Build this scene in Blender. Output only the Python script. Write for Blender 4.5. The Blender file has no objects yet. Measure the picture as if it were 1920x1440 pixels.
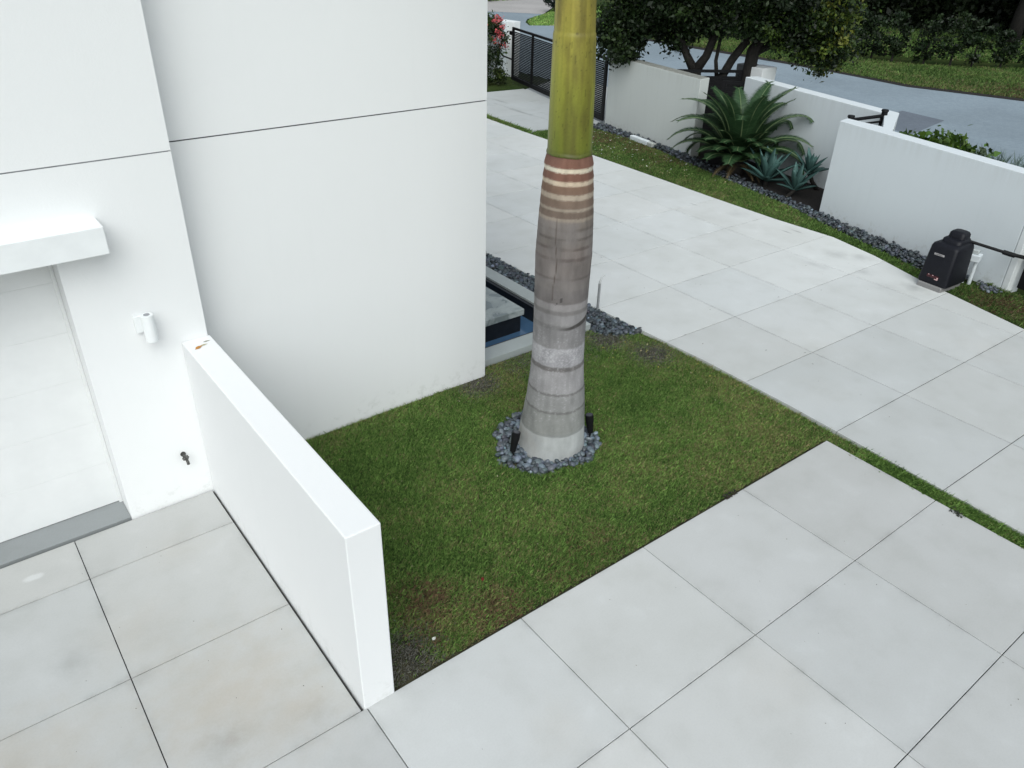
import bpy, bmesh, math, random
import numpy as np
from mathutils import Matrix, Vector

# ------------------------------------------------------------------ camera, world, sun, exposure
sc = bpy.context.scene
COL = sc.collection
RNG = np.random.default_rng(7)
random.seed(7)

CAM_H = 5.2
YAW, PIT, ROL, FPX = math.radians(51.72568), math.radians(31.21801), math.radians(-1.62434), 1462.4833
fwd = Vector((math.cos(YAW) * math.cos(PIT), math.sin(YAW) * math.cos(PIT), -math.sin(PIT)))
r0 = Vector((math.sin(YAW), -math.cos(YAW), 0))
d0 = fwd.cross(r0)
rgt = r0 * math.cos(ROL) + d0 * math.sin(ROL)
dwn = -r0 * math.sin(ROL) + d0 * math.cos(ROL)
cam = bpy.data.cameras.new('camera')
cam.sensor_width = 36
cam.lens = FPX / 1920 * 36
cam.clip_start, cam.clip_end = 0.1, 900
cam_o = bpy.data.objects.new('camera', cam)
COL.objects.link(cam_o)
M = Matrix.Identity(4)
for i in range(3):
    M[i][0], M[i][1], M[i][2] = rgt[i], -dwn[i], -fwd[i]
M[2][3] = CAM_H
cam_o.matrix_world = M
sc.camera = cam_o

SUN_DIR = Vector((-0.43, -0.58, 0.80)).normalized()      # towards the light
world = bpy.data.worlds.new('World')
sc.world = world
world.use_nodes = True
wn, wl = world.node_tree.nodes, world.node_tree.links
bg = wn['Background']
sky = wn.new('ShaderNodeTexSky')
sky.sky_type = 'NISHITA'
sky.sun_disc = False
sky.sun_elevation = math.asin(SUN_DIR.z)
sky.sun_rotation = math.atan2(SUN_DIR.x, SUN_DIR.y)
sky.dust_density = 3.0
hs = wn.new('ShaderNodeHueSaturation')                    # thin overcast: a paler sky
hs.inputs['Saturation'].default_value = 0.42
wl.new(sky.outputs['Color'], hs.inputs['Color'])
tn = wn.new('ShaderNodeMix'); tn.data_type = 'RGBA'; tn.blend_type = 'MULTIPLY'; tn.inputs['Factor'].default_value = 1.0
wl.new(hs.outputs['Color'], tn.inputs['A_Color' if 'A_Color' in tn.inputs else 6])
tn.inputs[7].default_value = (.965, 1.0, .992, 1)
wl.new(tn.outputs[2], bg.inputs['Color'])
bg.inputs['Strength'].default_value = 0.105
sun = bpy.data.lights.new('sun', 'SUN')
sun.energy = 1.45
sun.angle = math.radians(62)
sun.color = (0.935, 1.0, 1.0)
sun_o = bpy.data.objects.new('sun', sun)
COL.objects.link(sun_o)
sun_o.rotation_euler = SUN_DIR.to_track_quat('Z', 'Y').to_euler()
sun_o.location = (0, 0, 30)

vs = sc.view_settings
sc.display_settings.display_device = 'sRGB'
vs.view_transform = 'Standard'
vs.look = 'None'
vs.exposure = 0.38
vs.gamma = 1.0
vs.use_curve_mapping = False

# ------------------------------------------------------------------ helpers
def setp(o, label=None, cat=None, group=None, kind=None):
    if label: o['label'] = label
    if cat: o['category'] = cat
    if group: o['group'] = group
    if kind: o['kind'] = kind
    return o

def empty(name, loc, label, cat, group=None, rz=0.0):
    o = bpy.data.objects.new(name, None)
    o.empty_display_size = 0.2
    COL.objects.link(o)
    o.location = loc
    o.rotation_euler = (0, 0, rz)
    return setp(o, label, cat, group)

def mesh_np(name, V, F, mat, parent=None, smooth=False, col=None):
    """V (n,3); F (m,k) array or list of index lists; col (n,3) colour per vertex"""
    me = bpy.data.meshes.new(name)
    V = np.asarray(V, dtype=np.float32)
    if isinstance(F, np.ndarray):
        m, k = F.shape
        me.vertices.add(len(V)); me.vertices.foreach_set('co', V.ravel())
        me.loops.add(m * k); me.loops.foreach_set('vertex_index', F.astype(np.int32).ravel())
        me.polygons.add(m)
        me.polygons.foreach_set('loop_start', np.arange(0, m * k, k, dtype=np.int32))
        me.polygons.foreach_set('loop_total', np.full(m, k, dtype=np.int32))
        me.update(calc_edges=True)
    else:
        me.from_pydata([tuple(v) for v in V], [], [list(f) for f in F])
        me.update()
    if col is not None:
        a = me.color_attributes.new('Col', 'FLOAT_COLOR', 'POINT')
        c = np.ones((len(V), 4), dtype=np.float32)
        c[:, :3] = col
        a.data.foreach_set('color', c.ravel())
    if smooth:
        me.polygons.foreach_set('use_smooth', np.ones(len(me.polygons), dtype=bool))
    me.materials.append(mat)
    o = bpy.data.objects.new(name, me)
    COL.objects.link(o)
    if parent is not None: o.parent = parent
    return o

def bm_obj(name, bm, mat, parent=None, smooth=False):
    bmesh.ops.recalc_face_normals(bm, faces=bm.faces)
    me = bpy.data.meshes.new(name)
    bm.to_mesh(me); bm.free()
    me.materials.append(mat)
    if smooth:
        for p in me.polygons: p.use_smooth = True
    o = bpy.data.objects.new(name, me)
    COL.objects.link(o)
    if parent is not None: o.parent = parent
    return o

def bx(bm, x0, x1, y0, y1, z0, z1, bev=0.0, M4=None, seg=2):
    t = bmesh.new()
    bmesh.ops.create_cube(t, size=1)
    for v in t.verts:
        v.co = Vector((x0 + (v.co.x + .5) * (x1 - x0), y0 + (v.co.y + .5) * (y1 - y0), z0 + (v.co.z + .5) * (z1 - z0)))
    if bev: bmesh.ops.bevel(t, geom=t.edges[:], offset=bev, segments=seg, affect='EDGES', profile=0.5)
    if M4 is not None: bmesh.ops.transform(t, matrix=M4, verts=t.verts)
    me = bpy.data.meshes.new('t'); t.to_mesh(me); t.free(); bm.from_mesh(me); bpy.data.meshes.remove(me)

def prism(bm, pts, z0, z1, bev=0.0):
    t = bmesh.new()
    lo = [t.verts.new((p[0], p[1], z0)) for p in pts]
    hi = [t.verts.new((p[0], p[1], z1)) for p in pts]
    n = len(pts)
    t.faces.new(hi); t.faces.new(lo[::-1])
    for i in range(n):
        t.faces.new((lo[i], lo[(i + 1) % n], hi[(i + 1) % n], hi[i]))
    bmesh.ops.recalc_face_normals(t, faces=t.faces)
    if bev:
        es = [e for e in t.edges if not (abs(e.verts[0].co.z - z0) < 1e-6 and abs(e.verts[1].co.z - z0) < 1e-6)]
        bmesh.ops.bevel(t, geom=es, offset=bev, segments=2, affect='EDGES', profile=0.5)
    me = bpy.data.meshes.new('t'); t.to_mesh(me); t.free(); bm.from_mesh(me); bpy.data.meshes.remove(me)

def cyl(bm, a, b, r0_, r1_=None, n=16, cap=True):
    a, b = Vector(a), Vector(b)
    r1_ = r0_ if r1_ is None else r1_
    q = (b - a).to_track_quat('Z', 'Y')
    L = (b - a).length
    ra = [bm.verts.new(a + q @ Vector((r0_ * math.cos(2 * math.pi * i / n), r0_ * math.sin(2 * math.pi * i / n), 0))) for i in range(n)]
    rb = [bm.verts.new(a + q @ Vector((r1_ * math.cos(2 * math.pi * i / n), r1_ * math.sin(2 * math.pi * i / n), L))) for i in range(n)]
    for i in range(n):
        bm.faces.new((ra[i], ra[(i + 1) % n], rb[(i + 1) % n], rb[i]))
    if cap:
        bm.faces.new(ra[::-1]); bm.faces.new(rb)

def tube(bm, pts, rad, n=10):
    """tapered tube through points"""
    pts = [Vector(p) for p in pts]
    rings = []
    for i, p in enumerate(pts):
        d = (pts[min(i + 1, len(pts) - 1)] - pts[max(i - 1, 0)]).normalized()
        q = d.to_track_quat('Z', 'Y')
        r = rad[i] if hasattr(rad, '__len__') else rad
        rings.append([bm.verts.new(p + q @ Vector((r * math.cos(2 * math.pi * k / n), r * math.sin(2 * math.pi * k / n), 0))) for k in range(n)])
    for a, b in zip(rings[:-1], rings[1:]):
        # pick best rotational alignment so the tube does not twist
        best = min(range(n), key=lambda s: sum((a[k].co - b[(k + s) % n].co).length for k in range(n)))
        for k in range(n):
            bm.faces.new((a[k], a[(k + 1) % n], b[(k + 1 + best) % n], b[(k + best) % n]))
        b[:] = [b[(k + best) % n] for k in range(n)]
    bm.faces.new(rings[0][::-1]); bm.faces.new(rings[-1])

_lat = np.random.default_rng(3).random((32, 32, 32))
def vnoise(P, s=1.0, off=0.0):
    Q = np.asarray(P, dtype=float) * s + off + 100
    i = np.floor(Q).astype(int); f = Q - i; f = f * f * (3 - 2 * f)
    out = 0
    for a in (0, 1):
        for b in (0, 1):
            for c in (0, 1):
                w = (f[:, 0] if a else 1 - f[:, 0]) * (f[:, 1] if b else 1 - f[:, 1]) * (f[:, 2] if c else 1 - f[:, 2])
                out = out + w * _lat[(i[:, 0] + a) % 32, (i[:, 1] + b) % 32, (i[:, 2] + c) % 32]
    return out

def fbm(P, s=1.0, off=0.0, oct=4):
    o = 0; a = 0.5; t = 0
    for k in range(oct):
        o = o + a * vnoise(P, s * 2 ** k, off + 7.3 * k); t += a; a *= .5
    return o / t

def inpoly(x, y, poly):
    ins = np.zeros(len(x), bool)
    n = len(poly)
    for i in range(n):
        x1, y1 = poly[i]; x2, y2 = poly[(i + 1) % n]
        c = ((y1 > y) != (y2 > y)) & (x < (x2 - x1) * (y - y1) / ((y2 - y1) + 1e-12) + x1)
        ins ^= c
    return ins

def edge_dist(x, y, poly):
    d = np.full(len(x), 1e9)
    n = len(poly)
    for i in range(n):
        ax, ay = poly[i]; bx_, by_ = poly[(i + 1) % n]
        ex, ey = bx_ - ax, by_ - ay
        t = np.clip(((x - ax) * ex + (y - ay) * ey) / (ex * ex + ey * ey + 1e-12), 0, 1)
        d = np.minimum(d, np.hypot(x - ax - t * ex, y - ay - t * ey))
    return d

def rand_in_poly(poly, n, rng=RNG):
    P = np.array(poly); lo, hi = P.min(0), P.max(0)
    out = np.zeros((0, 2))
    while len(out) < n:
        q = lo + rng.random((n * 2, 2)) * (hi - lo)
        out = np.vstack([out, q[inpoly(q[:, 0], q[:, 1], poly)]])
    return out[:n]

def clip_half(poly, nx, ny, d):
    """keep nx*x+ny*y<=d"""
    out = []
    for i in range(len(poly)):
        a, b = poly[i], poly[(i + 1) % len(poly)]
        da, db = nx * a[0] + ny * a[1] - d, nx * b[0] + ny * b[1] - d
        if da <= 0: out.append(a)
        if (da < 0) != (db < 0) and abs(da - db) > 1e-12:
            t = da / (da - db); out.append((a[0] + t * (b[0] - a[0]), a[1] + t * (b[1] - a[1])))
    return out

def rotmats(n, rng=RNG):
    q = rng.normal(size=(n, 4)); q /= np.linalg.norm(q, axis=1, keepdims=True)
    w, x, y, z = q.T
    R = np.empty((n, 3, 3))
    R[:, 0, 0] = 1 - 2 * (y * y + z * z); R[:, 0, 1] = 2 * (x * y - z * w); R[:, 0, 2] = 2 * (x * z + y * w)
    R[:, 1, 0] = 2 * (x * y + z * w); R[:, 1, 1] = 1 - 2 * (x * x + z * z); R[:, 1, 2] = 2 * (y * z - x * w)
    R[:, 2, 0] = 2 * (x * z - y * w); R[:, 2, 1] = 2 * (y * z + x * w); R[:, 2, 2] = 1 - 2 * (x * x + y * y)
    return R

# ------------------------------------------------------------------ materials
def new_mat(name):
    m = bpy.data.materials.new(name); m.use_nodes = True
    nt = m.node_tree
    return m, nt, nt.nodes, nt.links, nt.nodes['Principled BSDF']

def noise_node(n, l, scale, detail=6, rough=.55, vec=None):
    t = n.new('ShaderNodeTexNoise'); t.inputs['Scale'].default_value = scale
    t.inputs['Detail'].default_value = detail; t.inputs['Roughness'].default_value = rough
    if vec is not None: l.new(vec, t.inputs['Vector'])
    return t

def ramp(n, l, src, a, b, va=0.0, vb=1.0):
    r = n.new('ShaderNodeMapRange'); r.interpolation_type = 'SMOOTHSTEP'
    r.inputs['From Min'].default_value = a; r.inputs['From Max'].default_value = b
    r.inputs['To Min'].default_value = va; r.inputs['To Max'].default_value = vb
    l.new(src, r.inputs['Value'])
    return r.outputs['Result']

def mul(n, l, a, b):
    m = n.new('ShaderNodeMath'); m.operation = 'MULTIPLY'
    for i, v in enumerate((a, b)):
        if isinstance(v, (int, float)): m.inputs[i].default_value = v
        else: l.new(v, m.inputs[i])
    return m.outputs[0]

def mixc(n, l, fac, a, b, mode='MIX'):
    m = n.new('ShaderNodeMix'); m.data_type = 'RGBA'; m.blend_type = mode
    if isinstance(fac, (int, float)): m.inputs['Factor'].default_value = fac
    else: l.new(fac, m.inputs['Factor'])
    for k, v in (('A', a), ('B', b)):
        s = [i for i in m.inputs if i.name == k and i.type == 'RGBA'][0]
        if isinstance(v, tuple): s.default_value = (*v, 1)
        else: l.new(v, s)
    return [o for o in m.outputs if o.type == 'RGBA'][0]

def objco(n):
    return n.new('ShaderNodeTexCoord').outputs['Object']

def bump(n, l, h, bsdf, strength=.2, dist=.01):
    b = n.new('ShaderNodeBump'); b.inputs['Strength'].default_value = strength; b.inputs['Distance'].default_value = dist
    l.new(h, b.inputs['Height']); l.new(b.outputs[0], bsdf.inputs['Normal'])

def plain(name, color, rough=.6, var=.12, scale=8, metal=0.0, spec=.5, bstr=0.0):
    m, nt, n, l, b = new_mat(name)
    c = objco(n)
    t = noise_node(n, l, scale, 6, .6, c)
    d = tuple(x * (1 - var) for x in color); u = tuple(min(1, x * (1 + var)) for x in color)
    l.new(mixc(n, l, ramp(n, l, t.outputs['Fac'], .3, .7), d, u), b.inputs['Base Color'])
    b.inputs['Roughness'].default_value = rough; b.inputs['Metallic'].default_value = metal
    b.inputs['Specular IOR Level'].default_value = spec
    if bstr: bump(n, l, noise_node(n, l, scale * 12, 4, .6, c).outputs['Fac'], b, bstr, .004)
    return m

def blobs(n, l, co, spots, sharp=.55):
    """max over stains: each (x,y,r,strength[,stretch x, stretch y])"""
    cur = None
    wob = noise_node(n, l, 5.0, 5, .65, co)
    for s in spots:
        x, y, r, st = s[:4]
        sx, sy = (s[4], s[5]) if len(s) > 4 else (1, 1)
        mp = n.new('ShaderNodeMapping'); mp.vector_type = 'POINT'
        mp.inputs['Location'].default_value = (-x / (r * sx), -y / (r * sy), 0)
        mp.inputs['Scale'].default_value = (1 / (r * sx), 1 / (r * sy), 0)
        l.new(co, mp.inputs['Vector'])
        ln = n.new('ShaderNodeVectorMath'); ln.operation = 'LENGTH'; l.new(mp.outputs[0], ln.inputs[0])
        ad = n.new('ShaderNodeMath'); ad.operation = 'MULTIPLY_ADD'
        l.new(wob.outputs['Fac'], ad.inputs[0]); ad.inputs[1].default_value = 1.2; l.new(ln.outputs['Value'], ad.inputs[2])
        f = ramp(n, l, ad.outputs[0], 1.5, 1.5 - sharp * 1.5, 0, st)
        if cur is None: cur = f
        else:
            mx = n.new('ShaderNodeMath'); mx.operation = 'MAXIMUM'; l.new(cur, mx.inputs[0]); l.new(f, mx.inputs[1]); cur = mx.outputs[0]
    return cur

def concrete(name, base, edge=.6, stains=(), tans=(), spots_light=()):
    m, nt, n, l, b = new_mat(name)
    co = objco(n)
    big = noise_node(n, l, .55, 4, .5, co); mid = noise_node(n, l, 2.2, 7, .62, co); fine = noise_node(n, l, 60, 5, .7, co)
    spk = noise_node(n, l, 14, 8, .75, co)
    at = n.new('ShaderNodeAttribute'); at.attribute_name = 'Col'
    c = mixc(n, l, 1.0, base, at.outputs['Color'], 'MULTIPLY')
    c = mixc(n, l, ramp(n, l, big.outputs['Fac'], .35, .65, 0, .6), c, mixc(n, l, 1.0, c, (.90, .90, .885), 'MULTIPLY'))
    c = mixc(n, l, ramp(n, l, mid.outputs['Fac'], .46, .70, 0, .45), c, mixc(n, l, 1.0, c, (.90, .897, .885), 'MULTIPLY'))
    c = mixc(n, l, ramp(n, l, mid.outputs['Fac'], .44, .30, 0, .6), c, mixc(n, l, 1.0, c, (1.06, 1.065, 1.07), 'MULTIPLY'))
    if tans:
        c = mixc(n, l, blobs(n, l, co, tans, .8), c, mixc(n, l, 1.0, c, (.93, .86, .78), 'MULTIPLY'))
    if stains:
        c = mixc(n, l, blobs(n, l, co, stains, .8), c, mixc(n, l, 1.0, c, (.38, .38, .38), 'MULTIPLY'))
    if spots_light:
        c = mixc(n, l, blobs(n, l, co, spots_light, .3), c, (.62, .63, .63))
    ed = mul(n, l, at.outputs['Alpha'], at.outputs['Alpha'])
    c = mixc(n, l, mul(n, l, mul(n, l, ed, ramp(n, l, mid.outputs['Fac'],   .42, .62, .12 * edge, edge)), ramp(n, l, spk.outputs['Fac'], .35, .65, .35, .8)), c, mixc(n, l, 1.0, c, (.66, .665, .67), 'MULTIPLY'))
    c = mixc(n, l, ramp(n, l, spk.outputs['Fac'], .68, .76, 0, .35), c, mixc(n, l, 1.0, c, (.72, .72, .72), 'MULTIPLY'))
    c = mixc(n, l, ramp(n, l, fine.outputs['Fac'], .4, .7, 0, .35), c, mixc(n, l, 1.0, c, (.88, .88, .88), 'MULTIPLY'))
    l.new(c, b.inputs['Base Color'])
    b.inputs['Roughness'].default_value = .8; b.inputs['Specular IOR Level'].default_value = .25
    bump(n, l, fine.outputs['Fac'], b, .12, .003)
    return m

def stucco(name, base, dirt=0.15, low=0.0, top=0.0, ztop=1.84, grime=(.45, .46, .43), cap=0.0):
    m, nt, n, l, b = new_mat(name)
    co = n.new('ShaderNodeNewGeometry').outputs['Position']
    big = noise_node(n, l, .9, 5, .6, co); fine = noise_node(n, l, 45, 6, .65, co); mott = noise_node(n, l, 9, 7, .7, co)
    mp = n.new('ShaderNodeMapping'); mp.inputs['Scale'].default_value = (5, 5, .35); l.new(co, mp.inputs['Vector'])
    streak = noise_node(n, l, 1.6, 6, .6, mp.outputs[0])
    sep = n.new('ShaderNodeSeparateXYZ'); l.new(co, sep.inputs[0]); z = sep.outputs['Z']
    dk = tuple(x * .93 for x in base)
    c = mixc(n, l, ramp(n, l, big.outputs['Fac'], .35, .7, 0, dirt), base, dk)
    c = mixc(n, l, mul(n, l, ramp(n, l, streak.outputs['Fac'], .52, .75), dirt), c, mixc(n, l, 1.0, c, (.86, .87, .86), 'MULTIPLY'))
    c = mixc(n, l, ramp(n, l, mott.outputs['Fac'], .55, .75, 0, dirt * .8), c, mixc(n, l, 1.0, c, (.9, .9, .9), 'MULTIPLY'))
    if low:
        f = mul(n, l, ramp(n, l, z, .32, .02), ramp(n, l, mott.outputs['Fac'], .50, .66))
        c = mixc(n, l, mul(n, l, f, low), c, grime)
    if top:
        f = mul(n, l, ramp(n, l, z, ztop - .42, ztop - .01), ramp(n, l, streak.outputs['Fac'], .40, .62))
        nz = n.new('ShaderNodeNewGeometry'); s2 = n.new('ShaderNodeSeparateXYZ'); l.new(nz.outputs['Normal'], s2.inputs[0])
        f = mul(n, l, f, ramp(n, l, s2.outputs['Z'], .7, .3))
        c = mixc(n, l, mul(n, l, f, top), c, grime)
    if cap:   # weathered, lichen grey coping
        nz = n.new('ShaderNodeNewGeometry'); s2 = n.new('ShaderNodeSeparateXYZ'); l.new(nz.outputs['Normal'], s2.inputs[0])
        f = mul(n, l, ramp(n, l, s2.outputs['Z'], .6, .9), ramp(n, l, mott.outputs['Fac'], .25, .6, .6, 1.0))
        c = mixc(n, l, mul(n, l, f, cap), c, (.13, .125, .10))
    l.new(c, b.inputs['Base Color'])
    b.inputs['Roughness'].default_value = .75; b.inputs['Specular IOR Level'].default_value = .25
    wv = noise_node(n, l, 1.3, 3, .5, co)
    b2 = n.new('ShaderNodeBump'); b2.inputs['Strength'].default_value = .10; b2.inputs['Distance'].default_value = .03; l.new(wv.outputs['Fac'], b2.inputs['Height'])
    b1 = n.new('ShaderNodeBump'); b1.inputs['Strength'].default_value = .35; b1.inputs['Distance'].default_value = .004; l.new(fine.outputs['Fac'], b1.inputs['Height'])
    l.new(b2.outputs[0], b1.inputs['Normal']); l.new(b1.outputs[0], b.inputs['Normal'])
    return m

def leafmat(name, rough=.5, trans=.25, spec=.35):
    m, nt, n, l, b = new_mat(name)
    at = n.new('ShaderNodeAttribute'); at.attribute_name = 'Col'
    l.new(at.outputs['Color'], b.inputs['Base Color'])
    b.inputs['Roughness'].default_value = rough; b.inputs['Specular IOR Level'].default_value = spec
    t = n.new('ShaderNodeBsdfTranslucent'); l.new(at.outputs['Color'], t.inputs['Color'])
    mx = n.new('ShaderNodeMixShader'); mx.inputs[0].default_value = trans
    l.new(b.outputs[0], mx.inputs[1]); l.new(t.outputs[0], mx.inputs[2])
    l.new(mx.outputs[0], n['Material Output'].inputs['Surface'])
    return m

def attrmat(name, rough=.7, spec=.3, bstr=.25, bscale=60, bdist=.006):
    m, nt, n, l, b = new_mat(name)
    at = n.new('ShaderNodeAttribute'); at.attribute_name = 'Col'
    co = objco(n)
    t = noise_node(n, l, bscale, 6, .65, co)
    c = mixc(n, l, ramp(n, l, t.outputs['Fac'], .35, .7, 0, .5), at.outputs['Color'], mixc(n, l, 1.0, at.outputs['Color'], (.78, .78, .78), 'MULTIPLY'))
    l.new(c, b.inputs['Base Color'])
    b.inputs['Roughness'].default_value = rough; b.inputs['Specular IOR Level'].default_value = spec
    if bstr: bump(n, l, t.outputs['Fac'], b, bstr, bdist)
    return m

M_WALL = stucco('house_stucco', (.812, .82, .822), .06, low=.26)
M_LOW = stucco('wing_wall_stucco', (.785, .79, .795), .06, low=.25)
M_FARA = stucco('older_wall_stucco', (.575, .60, .58), .25, low=.6, top=.25, cap=.75)
M_FAR = stucco('boundary_wall_stucco', (.665, .71, .735), .14, low=.5, top=.12)
M_WHITE = plain('white_paint', (.80, .82, .825), .5, .03, 5)
M_DOOR = plain('door_paint', (.77, .78, .78), .45, .025, 3)
M_SEAL = plain('joint_sealant', (.10, .105, .11), .8, .1)
M_SEALL = plain('pale_joint_sealant', (.26, .27, .28), .8, .1)
M_BLACK = plain('black_metal', (.006, .006, .007), .6, .2, 10, spec=.22)
M_BLACKP = plain('black_plastic', (.0075, .008, .012), .5, .15, 20, spec=.26, bstr=.05)
M_STEEL = plain('brushed_steel', (.42, .43, .44), .4, .1, 20, metal=.6)
M_SOIL = plain('dark_soil', (.045, .042, .022), .95, .5, 9, bstr=.5)
M_MULCH = plain('mulch', (.010, .007, .006), .95, .6, 22, bstr=.8)
M_GAP = plain('joint_grit_and_gap_shade', (.035, .035, .035), .9, .4, 30)
M_GAPF = plain('joint_grit_pale', (.07, .07, .07), .9, .5, 6)
M_BARK = plain('bark', (.014, .012, .010), .9, .4, 14, bstr=.8)
M_BARKG = plain('grey_bark', (.22, .20, .17), .9, .3, 14, bstr=.6)
M_LEAF = leafmat('leaf')
M_GRASS = leafmat('grass_blade', .6, .3, .25)
M_STONE = attrmat('pebble', .45, .45, .1, 90, .002)
M_TRUNK = attrmat('palm_trunk', .8, .2, .35, 120, .006)

# ------------------------------------------------------------------ ground, road, driveways
def sheet(name, poly, z, mat, kind='structure'):
    o = mesh_np(name, [(p[0], p[1], z) for p in poly], [list(range(len(poly)))], mat)
    me = o.data
    a = me.color_attributes.new('Col', 'FLOAT_COLOR', 'POINT')
    for d in a.data: d.color = (1, 1, 1, 0)
    o['kind'] = kind
    return o

def ground_mat():
    m, nt, n, l, b = new_mat('lawn_ground')
    co = objco(n)
    a = noise_node(n, l, .35, 6, .6, co); f = noise_node(n, l, 9, 8, .75, co)
    c = mixc(n, l, ramp(n, l, a.outputs['Fac'], .35, .65), (.020, .040, .009), (.036, .050, .014))
    c = mixc(n, l, ramp(n, l, f.outputs['Fac'], .35, .7), c, mixc(n, l, 1.0, c, (1.7, 1.6, 1.5), 'MULTIPLY'))
    l.new(c, b.inputs['Base Color']); b.inputs['Roughness'].default_value = .95; b.inputs['Specular IOR Level'].default_value = .1
    bump(n, l, f.outputs['Fac'], b, .6, .05)
    return m

def asphalt_mat(name, base):
    m, nt, n, l, b = new_mat(name)
    co = objco(n)
    a = noise_node(n, l, .25, 5, .6, co); f = noise_node(n, l, 7, 8, .8, co); g = noise_node(n, l, 30, 4, .8, co)
    c = mixc(n, l, ramp(n, l, a.outputs['Fac'], .35, .65), base, tuple(x * .86 for x in base))
    c = mixc(n, l, ramp(n, l, f.outputs['Fac'], .38, .66), c, mixc(n, l, 1.0, c, (1.16, 1.15, 1.13), 'MULTIPLY'))
    c = mixc(n, l, ramp(n, l, g.outputs['Fac'], .42, .62), c, mixc(n, l, 1.0, c, (.86, .87, .88), 'MULTIPLY'))
    l.new(c, b.inputs['Base Color']); b.inputs['Roughness'].default_value = .85; b.inputs['Specular IOR Level'].default_value = .3
    bump(n, l, f.outputs['Fac'], b, .3, .02)
    return m

gv = [(-300, -300), (500, -300), (500, 500), (-300, 500), (5.1, 7.45), (6.97, 7.45), (6.97, 13), (5.1, 13)]     # open where the fountain basin is sunk
mesh_np('ground', [(x, y, -.075) for x, y in gv], [(0, 1, 5, 4), (1, 2, 6, 5), (2, 3, 7, 6), (3, 0, 4, 7)], ground_mat())['kind'] = 'structure'
M_ROAD = asphalt_mat('aged_asphalt', (.25, .305, .35))
road_far = [(31.9, -30), (31.9, 3), (31.65, 11.5), (31.0, 13.6), (30.45, 15.3), (30.7, 17.7), (30.8, 20.8), (30.4, 30), (30.2, 35.1), (28.8, 35.9), (29.5, 37.1), (30.5, 38.2), (31.5, 38.9), (33.0, 39.8)]
sheet('road', [(20.2, -30)] + road_far + [(27.5, 46), (24, 60), (19.5, 60), (19.6, 20)], -.05, M_ROAD)
sheet('road_dark_area', [(23.3, 11.2), (26.0, 11.6), (26.2, 13.1), (23.6, 12.9)], -.046, asphalt_mat('darker_asphalt', (.15, .175, .21)))  # darker area laid just above the road
M_PAVER = asphalt_mat('pale_pavers', (.42, .40, .39))
sheet('side_street', [(27.5, 46), (33.0, 39.8), (37, 43.4), (52, 56), (60, 68), (40, 68)], -.047, M_PAVER)
# dark edge of leaf litter along the far side of the road
gut = [(p[0] - .05, p[1]) for p in road_far[1:9]]
sheet('gutter', gut + [(p[0] + .55, p[1]) for p in gut[::-1]], -.042, M_MULCH)

TAN = [(.75, 4.3, 1.2, 1.0), (-.7, 4.5, 1.0, .8), (1.1, 3.9, .6, .9), (.3, 5.4, .7, .4), (.9, 6.2, .5, .3), (2.6, 2.6, .5, .25), (2.2, 1.6, .6, .25), (-.5, 2.8, .8, .5), (4.3, 1.9, .6, .2)]
STN = [(.55, 3.95, .30, .30), (-.15, 5.35, .30, .28), (.25, 4.9, .22, .2), (1.2, 3.75, .25, .2), (3.1, 1.35, .22, .18, 1.5, .7), (3.3, 1.2, .12, .3),
       (5.2, 2.2, .4, .10), (-.1, 6.5, .3, .10)]
M_CONC = concrete('driveway_concrete', (.556, .562, .556), tans=TAN, stains=STN, spots_light=[(-.22, 6.55, .11, .55, 1.1, .55)])
FST = [(13.35, 8.1, .10, .9, .5, 2.2), (13.15, 8.2, .07, .9, .6, 3), (12.9, 6.95, .38, .35), (12.6, 6.2, .28, .35), (12.15, 6.9, .25, .3, .7, 2.0),
       (13.2, 9.4, .35, .25), (12.7, 5.35, .30, .55), (13.15, 6.6, .30, .4), (12.9, 10.35, .09, .7, .6, 2.4), (11.0, 5.0, .7, .10), (12.3, 5.6, .4, .2)]
M_CONF = concrete('far_driveway_concrete', (.555, .568, .562), edge=.38, tans=[(11.5, 3.6, 1.0, .2), (9.5, 5.0, 1.2, .15), (8.5, 4.2, .9, .15)], stains=FST)
PST = [(15.2, 19.2, .5, .6, .35, 2.2), (15.6, 20.8, .35, .5, .4, 2), (16.2, 18.6, .4, .5, .4, 1.8), (14.9, 21.2, .3, .4)]
M_CONP = concrete('gate_path_concrete', (.50, .52, .52), stains=PST)

def slabs(name, cells, mat, z1=0.0, z0=-.07, var=.02, seed=1, tint=None):
    """concrete slabs with real open joints between them; one tint per slab"""
    rng = np.random.default_rng(seed)
    bm = bmesh.new(); cols = []
    for c in cells:
        k = len(bm.verts); nf0 = len(bm.faces)
        prism(bm, c, z0, z1, .004)
        cx, cy = sum(p[0] for p in c) / len(c), sum(p[1] for p in c) / len(c)
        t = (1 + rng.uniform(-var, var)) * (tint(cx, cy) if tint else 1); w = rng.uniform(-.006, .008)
        bm.faces.ensure_lookup_table()
        top = max((f for f in bm.faces[nf0:] if f.normal.z > .9), key=lambda f: f.calc_area())
        inner = set()
        per = sum(math.dist(c[q - 1], c[q]) for q in range(len(c)))
        okc = len(c) <= 5 and top.calc_area() / per > .10
        if okc:
            bmesh.ops.inset_individual(bm, faces=[top], thickness=.075, use_even_offset=True)
        bm.verts.index_update(); inner = set(v.index for v in top.verts)
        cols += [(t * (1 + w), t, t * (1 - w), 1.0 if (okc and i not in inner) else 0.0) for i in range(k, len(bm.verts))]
    me = bpy.data.meshes.new(name); bm.to_mesh(me); bm.free()
    a = me.color_attributes.new('Col', 'FLOAT_COLOR', 'POINT')
    a.data.foreach_set('color', np.array(cols, dtype=np.float32).ravel())
    me.materials.append(mat)
    o = bpy.data.objects.new(name, me); COL.objects.link(o); o['kind'] = 'structure'
    return o

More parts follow.
